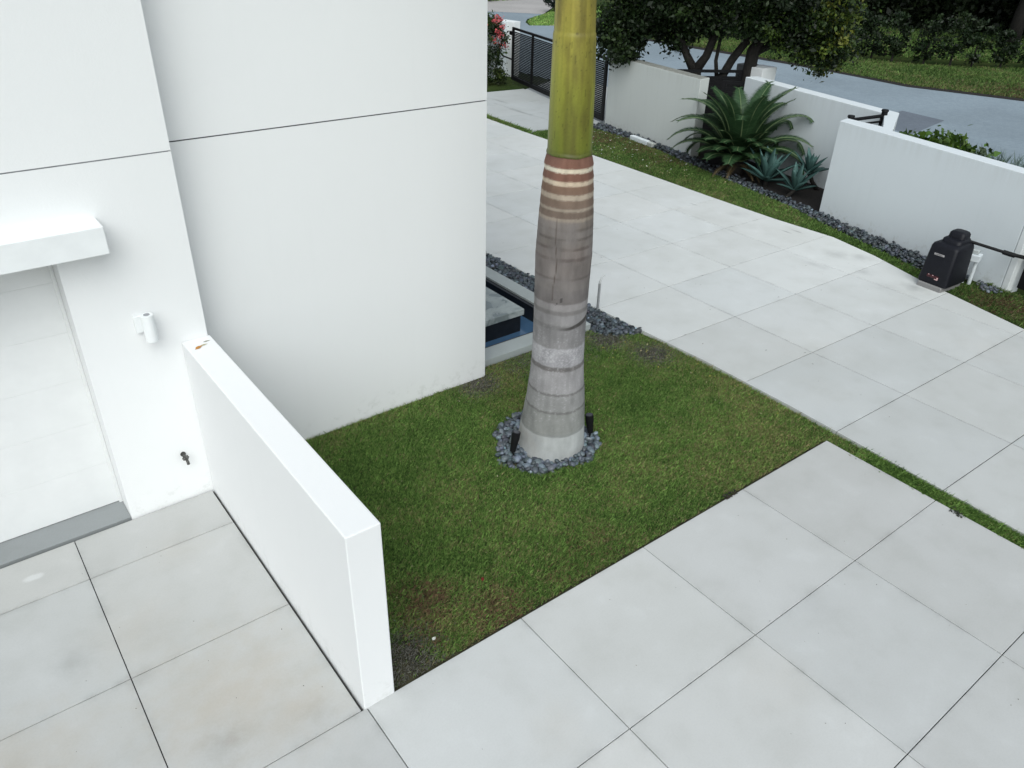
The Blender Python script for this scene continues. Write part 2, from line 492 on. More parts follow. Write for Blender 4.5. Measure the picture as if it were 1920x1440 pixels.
g = .0035
cells = []
ys = [-4.4, -3.05, -1.72, -.40, .925, 2.287]
xs = [-5.9, -4.35, -2.83, -1.33, .179, 1.53, 3.017, 4.51, 6.016, 7.52]
for i in range(len(xs) - 1):
    for j in range(len(ys)):
        y0, y1 = ys[j], (ys + [3.605])[j + 1]
        if j < len(ys) - 1 or True:
            gx1 = g if i < len(xs) - 2 else 0
            gy1 = g if j < len(ys) - 1 else (g if i < 5 else 0)
            x1 = xs[i + 1]
            c = [(xs[i] + g, y0 + g), (x1 - gx1, y0 + g), (x1 - gx1, y1 - gy1), (xs[i] + g, y1 - gy1)]
            if i == len(xs) - 2:   # outer edge is slightly askew
                f = lambda y: 7.45 + (y + 3) * .0155
                c = [(xs[i] + g, y0 + g), (f(y0), y0 + g), (f(y1), y1 - gy1), (xs[i] + g, y1 - gy1)]
            cells.append(c)
for i in range(5):
    for y0, y1 in ((3.605, 4.925), (4.925, 6.24), (6.24, 6.845)):
        x1 = xs[i + 1] - g if i < 4 else 1.482
        cells.append([(xs[i] + g, y0 + g), (x1, y0 + g), (x1, y1 - g), (xs[i] + g, y1 - g)])
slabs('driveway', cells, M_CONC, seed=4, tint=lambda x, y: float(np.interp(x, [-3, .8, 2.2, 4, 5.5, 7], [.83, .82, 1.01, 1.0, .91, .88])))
sheet('joint_bed', [(-5.9, -4.4), (7.44, -4.4), (7.52, 3.59), (1.50, 3.59), (1.50, 6.85), (-5.9, 6.85)], -.03, M_GAP)

far_poly = [(7.66, 26), (7.68, 11), (7.70, 9), (7.855, 5.7), (7.845, 4.3), (7.79, 2.95), (7.62, -4), (11.2, -4), (11.75, .4), (12.25, 2.2), (12.62, 3.62),
            (12.93, 4.80), (13.10, 5.5), (13.45, 6.5), (13.67, 7.5), (13.60, 8.8), (13.62, 10.5), (13.70, 12.7), (13.74, 14.4), (13.76, 17), (13.83, 19), (13.9, 26)]
cells = []
XL = [-10, 9.30, 10.81, 12.30, 30]
YL = [-20, -1.7, -.38, .95, 2.29, 3.615, 4.985, 6.355, 7.715, 9.06, 10.42, 11.8, 13.1, 14.5, 15.8, 17.2, 18.6, 20, 40]
gf = .0045
for i in range(len(XL) - 1):
    for j in range(len(YL) - 1):
        p = far_poly
        p = clip_half(p, -1, 0, -(XL[i] + gf)); 
        if len(p) > 2: p = clip_half(p, 1, 0, XL[i + 1] - gf)
        s = .022
        if len(p) > 2: p = clip_half(p, -s, -1, -(YL[j] + s * 9.3 + gf))
        if len(p) > 2: p = clip_half(p, s, 1, YL[j + 1] + s * 9.3 - gf)
        if len(p) > 2:
            q = [p[0]]
            for a in p[1:]:
                if math.hypot(a[0] - q[-1][0], a[1] - q[-1][1]) > .06: q.append(a)
            if len(q) > 2 and math.hypot(q[0][0] - q[-1][0], q[0][1] - q[-1][1]) < .06: q.pop()
            ar = abs(sum(q[t - 1][0] * q[t][1] - q[t][0] * q[t - 1][1] for t in range(len(q)))) / 2
            if len(q) > 2 and ar > .01: cells.append(q)
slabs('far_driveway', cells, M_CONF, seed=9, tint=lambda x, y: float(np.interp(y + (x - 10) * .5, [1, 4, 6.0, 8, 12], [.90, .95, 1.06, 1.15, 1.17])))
sheet('far_joint_bed', [(7.9, 25), (7.75, 11), (7.9, 5), (7.8, -3.9), (11.1, -3.9), (12.55, 3.62), (13.35, 6.5), (13.55, 8.8), (13.68, 14.4), (13.8, 25)], -.006, M_GAPF)

gp = [(13.98, 17.22), (16.38, 16.86), (17.52, 22.02), (14.35, 22.35)]
cells = []
for x0, x1 in ((10, 15.25), (15.25, 30)):
    for y0, y1 in ((0, 18.9), (18.9, 20.4), (20.4, 30)):
        p = clip_half(clip_half(gp, -1, .22, -(x0 - 19 * -.22) - .004), 1, -.22, (x1 - 19 * .22) - .004) if False else clip_half(clip_half(gp, -1, 0, -(x0 + .005)), 1, 0, x1 - .005)
        if len(p) > 2: p = clip_half(clip_half(p, -.1, -1, -(y0 + 1.5 + .005)), .1, 1, y1 + 1.5 - .005)
        if len(p) > 2: cells.append(p)
slabs('path', cells, M_CONP, seed=3, var=.02)
sheet('gate_apron', [(16.40, 16.84), (17.55, 21.98), (20.4, 23.2), (20.4, 14.2)], -.02, M_CONP)

# ------------------------------------------------------------------ house
house = empty('house', (0, 6.86, 0), 'white stucco modern house with a blank recessed wing and a garage door', 'house')
def hp(name, boxes, mat, bev=0.0, parent=None):
    bm = bmesh.new()
    for b in boxes: bx(bm, *b, bev=bev)
    bmesh.ops.translate(bm, verts=bm.verts, vec=(0, -6.86, 0))
    return bm_obj(name, bm, mat, parent or house)
ZJ, ZJ2 = 3.432, 3.444
YF, YR, XC, XD = 6.861, 7.18, 1.752, .703
# garage front: pier right of the door, lintel above, upper wall
hp('front_wall', [(XD, XC, YF, YR - .003, -.08, ZJ), (-9, XD, YF, YR - .003, 2.86, ZJ), (-9, -4.4, YF, YR - .003, -.08, 2.86),
                  (-9, XC, YF, YR - .003, ZJ2, 7.2)], M_WALL)
hp('joint_seal', [(-9, XC - .014, YF + .009, YR - .02, ZJ - .001, ZJ2 + .001)], M_SEALL)
ZR, ZR2 = 3.424, 3.437
hp('recessed_wall', [(-9, 5.205, YR, 18, -.1, ZR), (-9, 5.205, YR, 18, ZR2, 7.2)] if False else
   [(XD + .05, 5.205, YR, 18, -.1, ZR), (-9, 5.205, YR, 18, ZR2, 7.2)], M_WALL)
hp('joint_seal', [(-9, 5.193, YR + .010, 17.9, ZR - .001, ZR2 + .001)], M_SEAL)
hp('roof', [(-9.1, 5.30, 7.0, 18.1, 7.2, 7.45), (-9.1, 1.85, 6.76, 6.999, 7.2, 7.45)], M_WHITE)
hp('canopy', [(-9, 1.068, 6.60, YF - .002, 2.772, 3.0)], M_WHITE, bev=.006)
# sectional garage door with thin real gaps
DZ = [.012, .50, .975, 1.45, 1.925, 2.40, 2.87]
gd = hp('garage_door', [(-4.38, .690, 7.205, 7.26, DZ[k] + .0005, DZ[k + 1] - .0005) for k in range(6)], M_DOOR, bev=.0007)
hp('door_track', [(.672, XD + .002, 7.185, 7.2045, 0.0, 2.85)], M_DOOR, bev=.004, parent=house)
hp('door_backing', [(-4.4, .70, 7.262, 7.3, -.02, 2.87)], M_DOOR)
M_THR = concrete('threshold_concrete', (.27, .285, .29))
th = hp('threshold', [(-4.4, XD - .002, 6.888, 7.259, -.08, .004)], M_THR, bev=.002)
a = th.data.color_attributes.new('Col', 'FLOAT_COLOR', 'POINT')
for d in a.data: d.color = (1, 1, 1, 0)

# wing wall between the garage court and the lawn
bm = bmesh.new(); bx(bm, 1.508, 1.770, 3.600, YF - .003, -.1, 1.722, bev=.010, seg=3)
low = bm_obj('garden_wall', bm, M_LOW)
setp(low, 'long low white stucco wall running from the garage pier between lawn and drive', 'wall')

# wall lamp
lamp = empty('wall_lamp', (1.24, YF, 2.0), 'small white cylinder wall lamp on the pier right of the garage door', 'lamp')
bm = bmesh.new(); bx(bm, -.085, -.012, -.035, -.001, -.075, .085, bev=.006); bm_obj('back_plate', bm, M_WHITE, lamp)
bm = bmesh.new(); bx(bm, -.03, .03, -.06, -.001, -.04, .05, bev=.005); bm_obj('bracket', bm, M_WHITE, lamp)
bm = bmesh.new(); cyl(bm, (0.012, -.105, -.14), (0.012, -.105, .115), .053, n=32)
bmesh.ops.bevel(bm, geom=[e for e in bm.edges if e.is_boundary or len(e.link_faces) == 2 and abs(e.verts[0].co.z - e.verts[1].co.z) < 1e-4], offset=.004, segments=2, affect='EDGES')
bm_obj('shade', bm, M_WHITE, lamp)
bm = bmesh.new(); cyl(bm, (0.012, -.105, .116), (0.012, -.105, .1185), .026, n=28); bm_obj('lens', bm, plain('lamp_glass', (.28, .29, .31), .2, .1), lamp)

# hose tap
tap = empty('hose_tap', (1.296, YF, .534), 'small dark garden tap with round handle on the white pier', 'tap')
M_TAP = plain('tarnished_brass', (.10, .10, .095), .5, .3, 40, metal=.5)
bm = bmesh.new(); cyl(bm, (0, -.001, 0), (0, -.075, 0), .011, n=14); cyl(bm, (0, -.001, 0), (0, -.008, 0), .026, n=18); bm_obj('valve_body', bm, M_TAP, tap)
bm = bmesh.new(); tube(bm, [(0, -.045, 0), (.006, -.06, -.025), (.012, -.075, -.055), (.014, -.08, -.085)], [.011, .012, .014, .015], 12); bm_obj('spout', bm, M_TAP, tap)
bm = bmesh.new()
N = 8
for k in range(N):
    a = 2 * math.pi * k / N
    p = Vector((.026 * math.cos(a), -.082, .026 * math.sin(a)))
    bmesh.ops.create_icosphere(bm, subdivisions=2, radius=.0085, matrix=Matrix.Translation(p))
ring = [(.022 * math.cos(2 * math.pi * k / 24), -.082, .022 * math.sin(2 * math.pi * k / 24)) for k in range(25)]
tube(bm, ring, .005, 8)
for k in range(4):
    a = math.pi * k / 4
    cyl(bm, (.022 * math.cos(a), -.082, .022 * math.sin(a)), (-.022 * math.cos(a), -.082, -.022 * math.sin(a)), .003, n=6)
bm_obj('handle', bm, M_TAP, tap)

# ------------------------------------------------------------------ stones
def ico(sub):
    bm = bmesh.new(); bmesh.ops.create_icosphere(bm, subdivisions=sub, radius=1)
    V = np.array([v.co[:] for v in bm.verts]); F = np.array([[v.index for v in f.verts] for f in bm.faces]); bm.free()
    return V, F
def pebbles(name, P, size, sub, label, seed=1, light=.10, cat='pebbles'):
    """P (n,3) stone centres"""
    rng = np.random.default_rng(seed)
    V0, F0 = ico(sub); n = len(P)
    s = size * rng.lognormal(0, .22, (n, 1)) * np.stack([np.ones(n), rng.uniform(.62, .9, n), rng.uniform(.42, .62, n)], 1)
    a = rng.uniform(0, 2 * math.pi, n); tx = rng.normal(0, .35, n); ty = rng.normal(0, .35, n)
    W = V0[None] * s[:, None]
    W = W * (1 + .10 * (np.sin(V0[None, :, 0] * 2.1 + a[:, None]) * np.cos(V0[None, :, 1] * 1.7 + 2 * a[:, None])))[..., None]
    y = W[..., 1] * np.cos(tx)[:, None] - W[..., 2] * np.sin(tx)[:, None]; z = W[..., 1] * np.sin(tx)[:, None] + W[..., 2] * np.cos(tx)[:, None]
    W[..., 1], W[..., 2] = y, z
    x = W[..., 0] * np.cos(ty)[:, None] + W[..., 2] * np.sin(ty)[:, None]; z = -W[..., 0] * np.sin(ty)[:, None] + W[..., 2] * np.cos(ty)[:, None]
    W[..., 0], W[..., 2] = x, z
    x = W[..., 0] * np.cos(a)[:, None] - W[..., 1] * np.sin(a)[:, None]; y = W[..., 0] * np.sin(a)[:, None] + W[..., 1] * np.cos(a)[:, None]
    W[..., 0], W[..., 1] = x, y
    W += P[:, None]
    F = (F0[None] + (np.arange(n) * len(V0))[:, None, None]).reshape(-1, 3)
    v = light * rng.lognormal(0, .42, (n, 1))
    c = v * np.array([[.80, .97, 1.13]]) * (1 + rng.normal(0, .05, (n, 3)))
    c[rng.random(n) < .03] *= 2.4
    c = np.clip(np.repeat(c, len(V0), 0), .01, .6)
    o = mesh_np(name, W.reshape(-1, 3), F, M_STONE, smooth=True, col=c)
    return setp(o, label, cat, None, 'stuff')

def scatter(poly, sp, rng, jit=.38):
    P = np.array(poly); lo, hi = P.min(0), P.max(0)
    gx, gy = np.meshgrid(np.arange(lo[0], hi[0], sp), np.arange(lo[1], hi[1], sp * .87))
    gx = gx + (np.arange(gx.shape[0]) % 2)[:, None] * sp / 2
    q = np.stack([gx.ravel(), gy.ravel()], 1); q += rng.normal(0, sp * jit * .6, q.shape)
    return q[inpoly(q[:, 0], q[:, 1], poly)]

PC = np.array([4.93, 5.49])          # palm centre
rng = np.random.default_rng(11)
RC = PC + np.array([-.065, .05])          # the pebble ring is a little off centre
circ = lambda r, n=48: [(RC[0] + r * math.cos(2 * math.pi * k / n), RC[1] + r * math.sin(2 * math.pi * k / n)) for k in range(n)]
P = []
for zl, sp in ((-.035, .058), (-.010, .062)):
    q = scatter(circ(.655), sp, rng)
    r = np.hypot(*(q - RC).T)
    ang = np.arctan2(*(q - RC).T)
    q = q[(np.hypot(*(q - PC).T) > .36) & (r < .60 + .05 * np.sin(3 * ang + 1) + .025 * np.sin(7 * ang))]
    P.append(np.column_stack([q, np.full(len(q), zl) + rng.normal(0, .007, len(q))]))
pebbles('pebbles', np.vstack(P), 0.037, 2, 'ring of smooth blue grey pebbles around the palm trunk base', 5, .105)
rng = np.random.default_rng(12)
ps = [(7.26, 13), (7.24, 7.18), (7.60, 6.86), (7.82, 6.86), (7.72, 8.9), (7.66, 13)]
q1, q2 = scatter(ps, .056, rng), scatter(ps, .062, rng)
pebbles('pebbles', np.vstack([np.column_stack([q1, np.full(len(q1), -.045)]), np.column_stack([q2, -.018 + rng.normal(0, .008, len(q2))])]), .036, 2,
        'strip of grey pebbles between the fountain rim and the drive', 6, .072)
out_ = [(15.76, 16.8), (15.78, 14.73), (15.25, 12.36), (14.86, 10.46), (14.60, 9.15), (14.17, 7.86), (13.89, 6.77), (13.58, 5.75), (13.42, 5.2)]
in_ = [(13.98, 4.95), (14.26, 6.35), (14.70, 8.50), (14.98, 9.45), (15.32, 10.9), (15.78, 12.9), (15.85, 13.2), (16.02, 14.3), (16.25, 16.0), (16.36, 16.84)]
ps = out_ + in_
rng = np.random.default_rng(13)
q1, q2 = scatter(ps, .075, rng), scatter(ps, .085, rng)
q2 = q2[(q2[:, 1] < 8.9) | (q2[:, 1] > 13) | (rng.random(len(q2)) < .45)]
q1 = q1[(q1[:, 1] < 9.4) | (q1[:, 1] > 13) | (rng.random(len(q1)) < .75)]
pebbles('pebbles', np.vstack([np.column_stack([q1, np.full(len(q1), -.02)]), np.column_stack([q2, .015 + rng.normal(0, .012, len(q2))])]), .046, 1,
        'band of dark grey pebbles along the foot of the boundary walls', 7, .060)
ps = [(13.62, 4.75), (13.92, 4.85), (13.80, 4.35), (13.55, 4.45)]
q1 = scatter(ps, .07, rng)
pebbles('pebbles', np.column_stack([q1, np.full(len(q1), 0.0)]), .04, 1, 'few dark pebbles behind the black gate motor by the wall end', 8, .08)

# ------------------------------------------------------------------ beds under lawns
bed = [(15.3, 12.6), (15.78, 12.9), (16.2, 13.0), (17.3, 14), (18.4, 13.5), (17.15, 12.6), (16.35, 8.5), (14.95, 7.6), (14.66, 8.5), (14.5, 9.1)]
sheet('planting_bed', bed, -.045, M_MULCH)
sheet('edging_gap_shade', [(1.772, 3.606), (7.56, 3.606), (7.50, -4), (7.62, -4), (7.87, 5.06), (7.5, 5), (7.5, 3.8), (1.772, 3.8)], -.068, M_GAP)  # dark sheet along the lawn edge: the soil's shadow put into its colour
lawn_soil = [(1.772, 3.640), (7.555, 3.640), (7.50, -4), (7.60, -4), (7.86, 5.06), (7.81, 6.9), (7.24, 7.36), (5.21, 7.36), (5.21, 7.178), (1.755, 7.178), (1.755, 6.86), (1.772, 6.86)]
sheet('soil', lawn_soil, -.058, M_SOIL)

# ------------------------------------------------------------------ grass
def grass(name, poly, n, hgt, wid, z0, label, seed, patches=(), dry0=0.0, keep=None, edge=.02, lean=.55, bright=1.0, edge_dry=0.0, nb=None):
    rng = np.random.default_rng(seed)
    q = rand_in_poly(poly, n, rng)
    e = edge_dist(q[:, 0], q[:, 1], poly)
    ok = e > edge * (.5 + rng.random(len(q)))
    if keep is not None: ok &= keep(q, rng)
    q = q[ok]; e = e[ok]; n = len(q)
    p3 = np.column_stack([q, np.zeros(n)])
    f1 = fbm(p3, 1.1, seed, 4); f2 = fbm(p3, 5.0, seed + 3, 4); f3 = vnoise(p3, 22, seed + 9)
    dry = np.clip((f1 - .50) * 1.6 + (f2 - .5) * 1.2 + (f3 - .5) * .7 + .22 + dry0, 0, 1)
    if edge_dry: dry += edge_dry * np.exp(-e / .22)
    bare = np.zeros(n); brown = np.zeros(n)
    for x, y, r, st, kind in patches:
        w = st * np.exp(-(((q[:, 0] - x) ** 2 + (q[:, 1] - y) ** 2) / (r * r)) ** 1.2) * np.clip(.35 + 1.3 * f2, 0, 1.3)
        if kind == 'dry': dry = dry + w
        elif kind == 'brown': brown = np.maximum(brown, w)
        else: bare = np.maximum(bare, w)
    dry = np.clip(dry, 0, 1.15); brown = np.clip(brown, 0, 1); bare = np.clip(bare, 0, 1)
    u = rng.random(n)
    green_d = np.array([.044, .102, .020]); green_l = np.array([.30, .49, .125])
    straw = np.array([.34, .31, .15]); brn = np.array([.24, .15, .09]); gry = np.array([.19, .185, .16])
    c = green_d + (green_l - green_d) * (u ** 1.4)[:, None]
    c *= (.72 + .56 * f1)[:, None] * (.80 + .4 * f2)[:, None]
    isdry = rng.random(n) < dry * .42
    c[isdry] = (straw * (.45 + .75 * rng.random((n, 1))))[isdry]
    c = c * (1 + .12 * (dry * .6)[:, None] * np.array([.9, .25, .1]))
    isb = rng.random(n) < brown * .85
    c[isb] = (brn * (.45 + .9 * rng.random((n, 1))))[isb]
    isg = rng.random(n) < bare * .9
    c[isg] = (gry * (.35 + 1.0 * rng.random((n, 1))))[isg]
    c *= bright
    h = hgt * rng.uniform(.45, 1.3, n) * (1 + .45 * (rng.random(n) < .08)) * (1 - .45 * np.clip(bare, 0, 1)) * (1 - .2 * np.clip(brown, 0, 1))
    a = rng.uniform(0, 2 * math.pi, n)
    ln = h * (lean * rng.random(n) + .25 + .6 * np.clip(bare + brown * .6, 0, 1))
    dx, dy = np.cos(a) * ln, np.sin(a) * ln
    b = a + math.pi / 2 + rng.normal(0, .8, n)
    wx, wy = np.cos(b) * wid * .5, np.sin(b) * wid * .5
    z = np.full(n, z0)
    V = np.empty((n, 4, 3))
    V[:, 0] = np.column_stack([q[:, 0] - wx, q[:, 1] - wy, z]); V[:, 1] = np.column_stack([q[:, 0] + wx, q[:, 1] + wy, z])
    V[:, 2] = np.column_stack([q[:, 0] + dx * .5 + wx * .8, q[:, 1] + dy * .5 + wy * .8, z + h * .62])
    V[:, 3] = np.column_stack([q[:, 0] + dx * 1.2, q[:, 1] + dy * 1.2, z + h])
    F = np.array([[0, 1, 2], [0, 2, 3]])
    F = (F[None] + (np.arange(n) * 4)[:, None, None]).reshape(-1, 3)
    o = mesh_np(name, V.reshape(-1, 3), F, M_GRASS, col=np.repeat(c, 4, 0))
    return setp(o, label, 'grass', None, 'stuff')

lawn = [(1.775, 3.640), (7.53, 3.640), (7.53, 3.3), (7.80, 3.3), (7.86, 5.06), (7.83, 6.5), (7.72, 6.92), (7.3, 7.14), (7.22, 7.34), (5.22, 7.34), (5.19, 7.165), (1.775, 7.165)]
LP = [(2.48, 4.28, .24, .9, 'brown'), (2.25, 3.95, .18, .7, 'brown'), (1.98, 3.85, .27, 1.4, 'bare'), (2.95, 3.80, .28, .7, 'brown'), (3.7, 3.85, .3, .22, 'brown'),
      (4.2, 3.95, .3, .25, 'brown'), (4.99, 7.02, .28, .8, 'bare'), (5.2, 6.9, .5, .7, 'dry'), (7.45, 6.30, .30, 1.0, 'bare'), (7.4, 6.2, .5, .6, 'dry'), (7.25, 7.05, .35, .9, 'bare'), (6.6, 7.2, .4, .6, 'bare'),
      (5.9, 7.2, .45, .5, 'bare'), (7.3, 4.0, .5, .5, 'dry'), (5.5, 6.15, .18, .5, 'dry'), (6.2, 3.8, .5, .4, 'dry'), (7.6, 5.2, .5, .4, 'dry')]
def keep_lawn(q, rng):
    r = np.hypot(*(q - RC).T); a = np.arctan2(*(q - RC).T)
    k = r > .60 + .05 * np.sin(3 * a + 1) + .025 * np.sin(7 * a) - .04 * rng.random(len(q))
    for x, y, rr in ((1.98, 3.85, .22), (4.99, 7.04, .2), (7.45, 6.3, .2), (7.25, 7.05, .22)):
        k &= ~((np.hypot(q[:, 0] - x, q[:, 1] - y) < rr) & (rng.random(len(q)) < .55))
    return k
grass('grass', lawn, 520000, .034, .0050, -.050, 'dense green lawn with straw coloured patches around the palm', 21, LP, .02, keep_lawn, .018, edge_dry=.35)
strip = [(7.53, 3.3), (7.80, 3.3), (7.765, 2.3), (7.60, -3), (7.47, -3), (7.52, 2.3)]
grass('grass', strip, 70000, .05, .0062, -.058, 'narrow green grass strip between the two concrete drives', 22, (), -.12, None, .006)
fs = [(13.78, 17.0), (13.76, 14.4), (13.72, 12.7), (13.64, 10.5), (13.62, 8.8), (13.69, 7.5), (13.47, 6.5), (13.12, 5.5), (13.0, 5.0), (13.42, 5.2)] + out_[::-1][1:] + [(15.7, 16.9), (14.1, 17.15)]
FP = [(15.3, 15.6, .8, .7, 'brown'), (15.4, 14.3, .7, .6, 'brown'), (15.0, 13.2, .6, .4, 'brown'), (13.9, 12.6, .45, .5, 'dry'), (13.9, 11.6, .4, .6, 'dry'), (13.8, 10.6, .35, .4, 'dry')]
grass('grass', fs, 150000, .055, .009, -.058, 'long grass verge between the far drive and the pebble band', 23, FP, -.05, None, .012, bright=.80)
grass('grass', [(13.77, 17.0), (14.0, 17.2), (14.08, 19.5), (14.3, 22.4), (13.86, 22.4), (13.84, 19)], 26000, .07, .010, -.058, 'thin grass line between the drive and the gate path', 24, (), 0, None, .0, bright=.8)
rgt_poly = [(12.95, 4.72), (12.65, 3.60), (12.28, 2.2), (11.8, .4), (13.2, .4), (13.6, 3.0), (14.05, 4.7), (13.35, 5.0), (13.0, 4.95)]
grass('grass', rgt_poly, 60000, .055, .009, -.058, 'rough olive grass beside the black gate motor', 25, [(13.3, 4.2, .5, .6, 'brown'), (13.2, 3.4, .5, .5, 'brown')], .0, None, .01, bright=.62)
verge = [(31.3, 28), (31.2, 20.8), (30.95, 17.7), (30.8, 15.3), (31.4, 13.6), (32.1, 11.5), (32.3, 6), (40, 6), (41, 13.5), (39, 15), (37.0, 16.7), (35.7, 18.2), (35.2, 20.6), (35.2, 28)]
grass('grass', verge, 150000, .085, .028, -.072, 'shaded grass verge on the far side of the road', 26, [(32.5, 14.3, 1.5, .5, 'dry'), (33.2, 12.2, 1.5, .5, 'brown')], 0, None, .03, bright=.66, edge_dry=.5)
isl = [(30.3, 35.1), (28.9, 35.9), (29.6, 37.0), (30.6, 38.1), (31.6, 38.8), (33.1, 39.7), (37, 43), (40, 41), (36, 35), (32, 33)]
grass('grass', isl, 60000, .08, .028, -.072, 'bright green grass island at the street corner', 27, (), -.1, None, .0, bright=1.5)
back = [(35.8, 21.5), (36, 26.5), (48, 30), (54, 24), (53, 14), (40, 16)]
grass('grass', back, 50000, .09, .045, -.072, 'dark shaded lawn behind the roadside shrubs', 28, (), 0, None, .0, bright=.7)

# loose fallen petals and leaf bits
def litter(name, poly, n, size, cols, z, label, seed):
    rng = np.random.default_rng(seed)
    q = rand_in_poly(poly, n, rng); R = rotmats(n, rng)
    base = np.array([[-1, 0, 0], [0, -.55, .12], [1, 0, 0], [0, .55, .12]])
    s = size * rng.uniform(.6, 1.4, (n, 1, 1))
    ang = rng.uniform(0, 2 * math.pi, n); ca, sa = np.cos(ang), np.sin(ang)
    W = base[None] * s
    X = W[..., 0] * ca[:, None] - W[..., 1] * sa[:, None]; Y = W[..., 0] * sa[:, None] + W[..., 1] * ca[:, None]
    W = np.stack([X, Y, W[..., 2] + W[..., 0] * rng.normal(0, .25, (n, 1))], -1)
    W += np.column_stack([q, z + rng.uniform(-.005, .012, n)])[:, None]
    c = np.array(cols)[rng.integers(0, len(cols), n)] * rng.uniform(.7, 1.2, (n, 1))
    o = mesh_np(name, W.reshape(-1, 3), np.arange(n * 4).reshape(-1, 4), M_LEAF, col=np.repeat(c, 4, 0))
    return setp(o, label, 'fallen leaves', None, 'stuff')
litter('fallen_petals', [(13.9, 16.6), (15.7, 16.6), (15.7, 14.6), (15.1, 12.3), (14.7, 10.6), (14.0, 12.5)], 150, .026, [(.6, .62, .5), (.55, .5, .25), (.7, .7, .65)], .0, 'scattered pale petals on the far grass verge', 31)
litter('fallen_petals', [(15.2, 12.2), (15.7, 12.4), (16.3, 11), (15.6, 9.4), (14.9, 9.6)], 22, .022, [(.5, .5, .48), (.6, .58, .5)], -.03, 'few pale petals on the dark planting bed', 32)
litter('fallen_leaves', [(6.8, 6.9), (7.2, 7.1), (7.75, 6.4), (7.75, 4.2), (7.4, 4.0), (7.3, 5.6), (6.6, 6.4)], 60, .014, [(.42, .40, .08), (.5, .45, .25), (.35, .36, .1)], -.012, 'yellow leaf bits along the drive side of the lawn', 33)
litter('fallen_leaves', [(1.8, 3.7), (7.4, 3.7), (7.2, 7.0), (1.9, 7.0)], 170, .010, [(.32, .30, .16), (.42, .38, .25), (.25, .2, .1)], -.014, 'tiny straw leaf bits scattered over the lawn', 34)

litter('fallen_leaves', [(-2.5, -.5), (7.3, -.5), (7.4, 3.5), (1.9, 3.5), (1.4, 6.6), (-2.5, 6.6)], 110, .0055, [(.05, .045, .04), (.10, .09, .07), (.16, .13, .08)], .006, 'tiny dark leaf crumbs lying on the near concrete slabs', 35)
litter('fallen_leaves', [(7.9, 3.0), (12.4, 4.0), (13.3, 8.8), (13.4, 14), (8.0, 12), (8.0, 6)], 60, .010, [(.06, .055, .05), (.12, .10, .08)], .006, 'small dark leaf crumbs lying on the far concrete drive', 36)
litter('fallen_leaves', [(5.72, 3.585), (5.95, 3.59), (5.95, 3.655), (5.75, 3.66)], 60, .014, [(.03, .03, .025), (.06, .05, .035)], .0, 'dark clump of leaf litter where the lawn meets the slab edge', 37)
litter('fallen_leaves', [(7.46, 1.98), (7.56, 1.98), (7.57, 2.13), (7.47, 2.12)], 40, .013, [(.03, .03, .025), (.05, .06, .03)], .004, 'dark leaf clump on the slab edge beside the grass strip', 38)

def one_leaf(name, x, y, z, L, W, ang, color, label):
    ca, sa = math.cos(ang), math.sin(ang)
    pts = [(-1, 0, 0.0), (-.35, -.5, .10), (.3, -.42, .14), (1, 0, .06), (.3, .42, .16), (-.35, .5, .12), (0, 0, .0)]
    V = [(x + ca * a * L - sa * b * W, y + sa * a * L + ca * b * W, z + c * L) for a, b, c in pts]
    F = [(0, 1, 6), (1, 2, 6), (2, 3, 6), (3, 4, 6), (4, 5, 6), (5, 0, 6)]
    o = mesh_np(name, V, F, M_LEAF, col=np.tile(np.array([color]), (7, 1)))
    return setp(o, label, 'leaf')
one_leaf('fallen_leaf', 1.600, 6.66, 1.724, .042, .040, .5, (.55, .26, .06), 'orange dry leaf lying on top of the low white wall')
one_leaf('fallen_leaf', 1.650, 6.68, 1.724, .045, .016, .1, (.42, .38, .20), 'thin pale straw leaf beside the orange leaf on the wall top')
one_leaf('fallen_leaf', 1.700, 6.74, 1.724, .035, .010, -.1, (.22, .22, .13), 'thin grey leaf nearest the pier on the wall top')
one_leaf('fallen_leaf', 3.02, 4.18, -.008, .025, .03, .9, (.20, .03, .02), 'small red leaf lying in the lawn near the drive')
one_leaf('fallen_petal', 2.30, 3.87, -.012, .022, .03, .4, (.75, .76, .70), 'small white petal on the brown patch of lawn')

# ------------------------------------------------------------------ royal palm
palm = empty('palm_tree', (PC[0], PC[1], 0), 'tall royal palm with ringed grey trunk and green crownshaft on the lawn', 'palm tree')
nz_, na = 620, 144
ZS = 3.34
z = np.linspace(-.06, ZS, nz_); th_ = np.linspace(0, 2 * math.pi, na, endpoint=False)
RZ = [(-.06, .392), (.0, .386), (.10, .372), (.33, .352), (.69, .316), (1.0, .286), (1.35, .274), (1.84, .277), (2.3, .285), (2.65, .270), (3.0, .247), (3.2, .226), (3.27, .212), (3.34, .198)]
LEANZ, LEANV = [0, .62, 1.3, 1.8, 2.65, 3.25, 3.9, 4.57, 6], [-.008, .018, .014, .011, .011, .006, -.002, -.019, -.05]
ZZ, TT = np.meshgrid(z, th_, indexing='ij')
rad = np.interp(ZZ, *zip(*RZ))
wob = .022 * (fbm(np.column_stack([np.cos(TT.ravel()) * 1.6, np.sin(TT.ravel()) * 1.6, ZZ.ravel() * .3]), 1.5, 2).reshape(ZZ.shape) - .5)
ZR_ = ZZ + wob + .006 * (vnoise(np.column_stack([np.cos(TT.ravel()) * 9, np.sin(TT.ravel()) * 9, ZZ.ravel() * 4]), 1.2, 5).reshape(ZZ.shape) - .5)
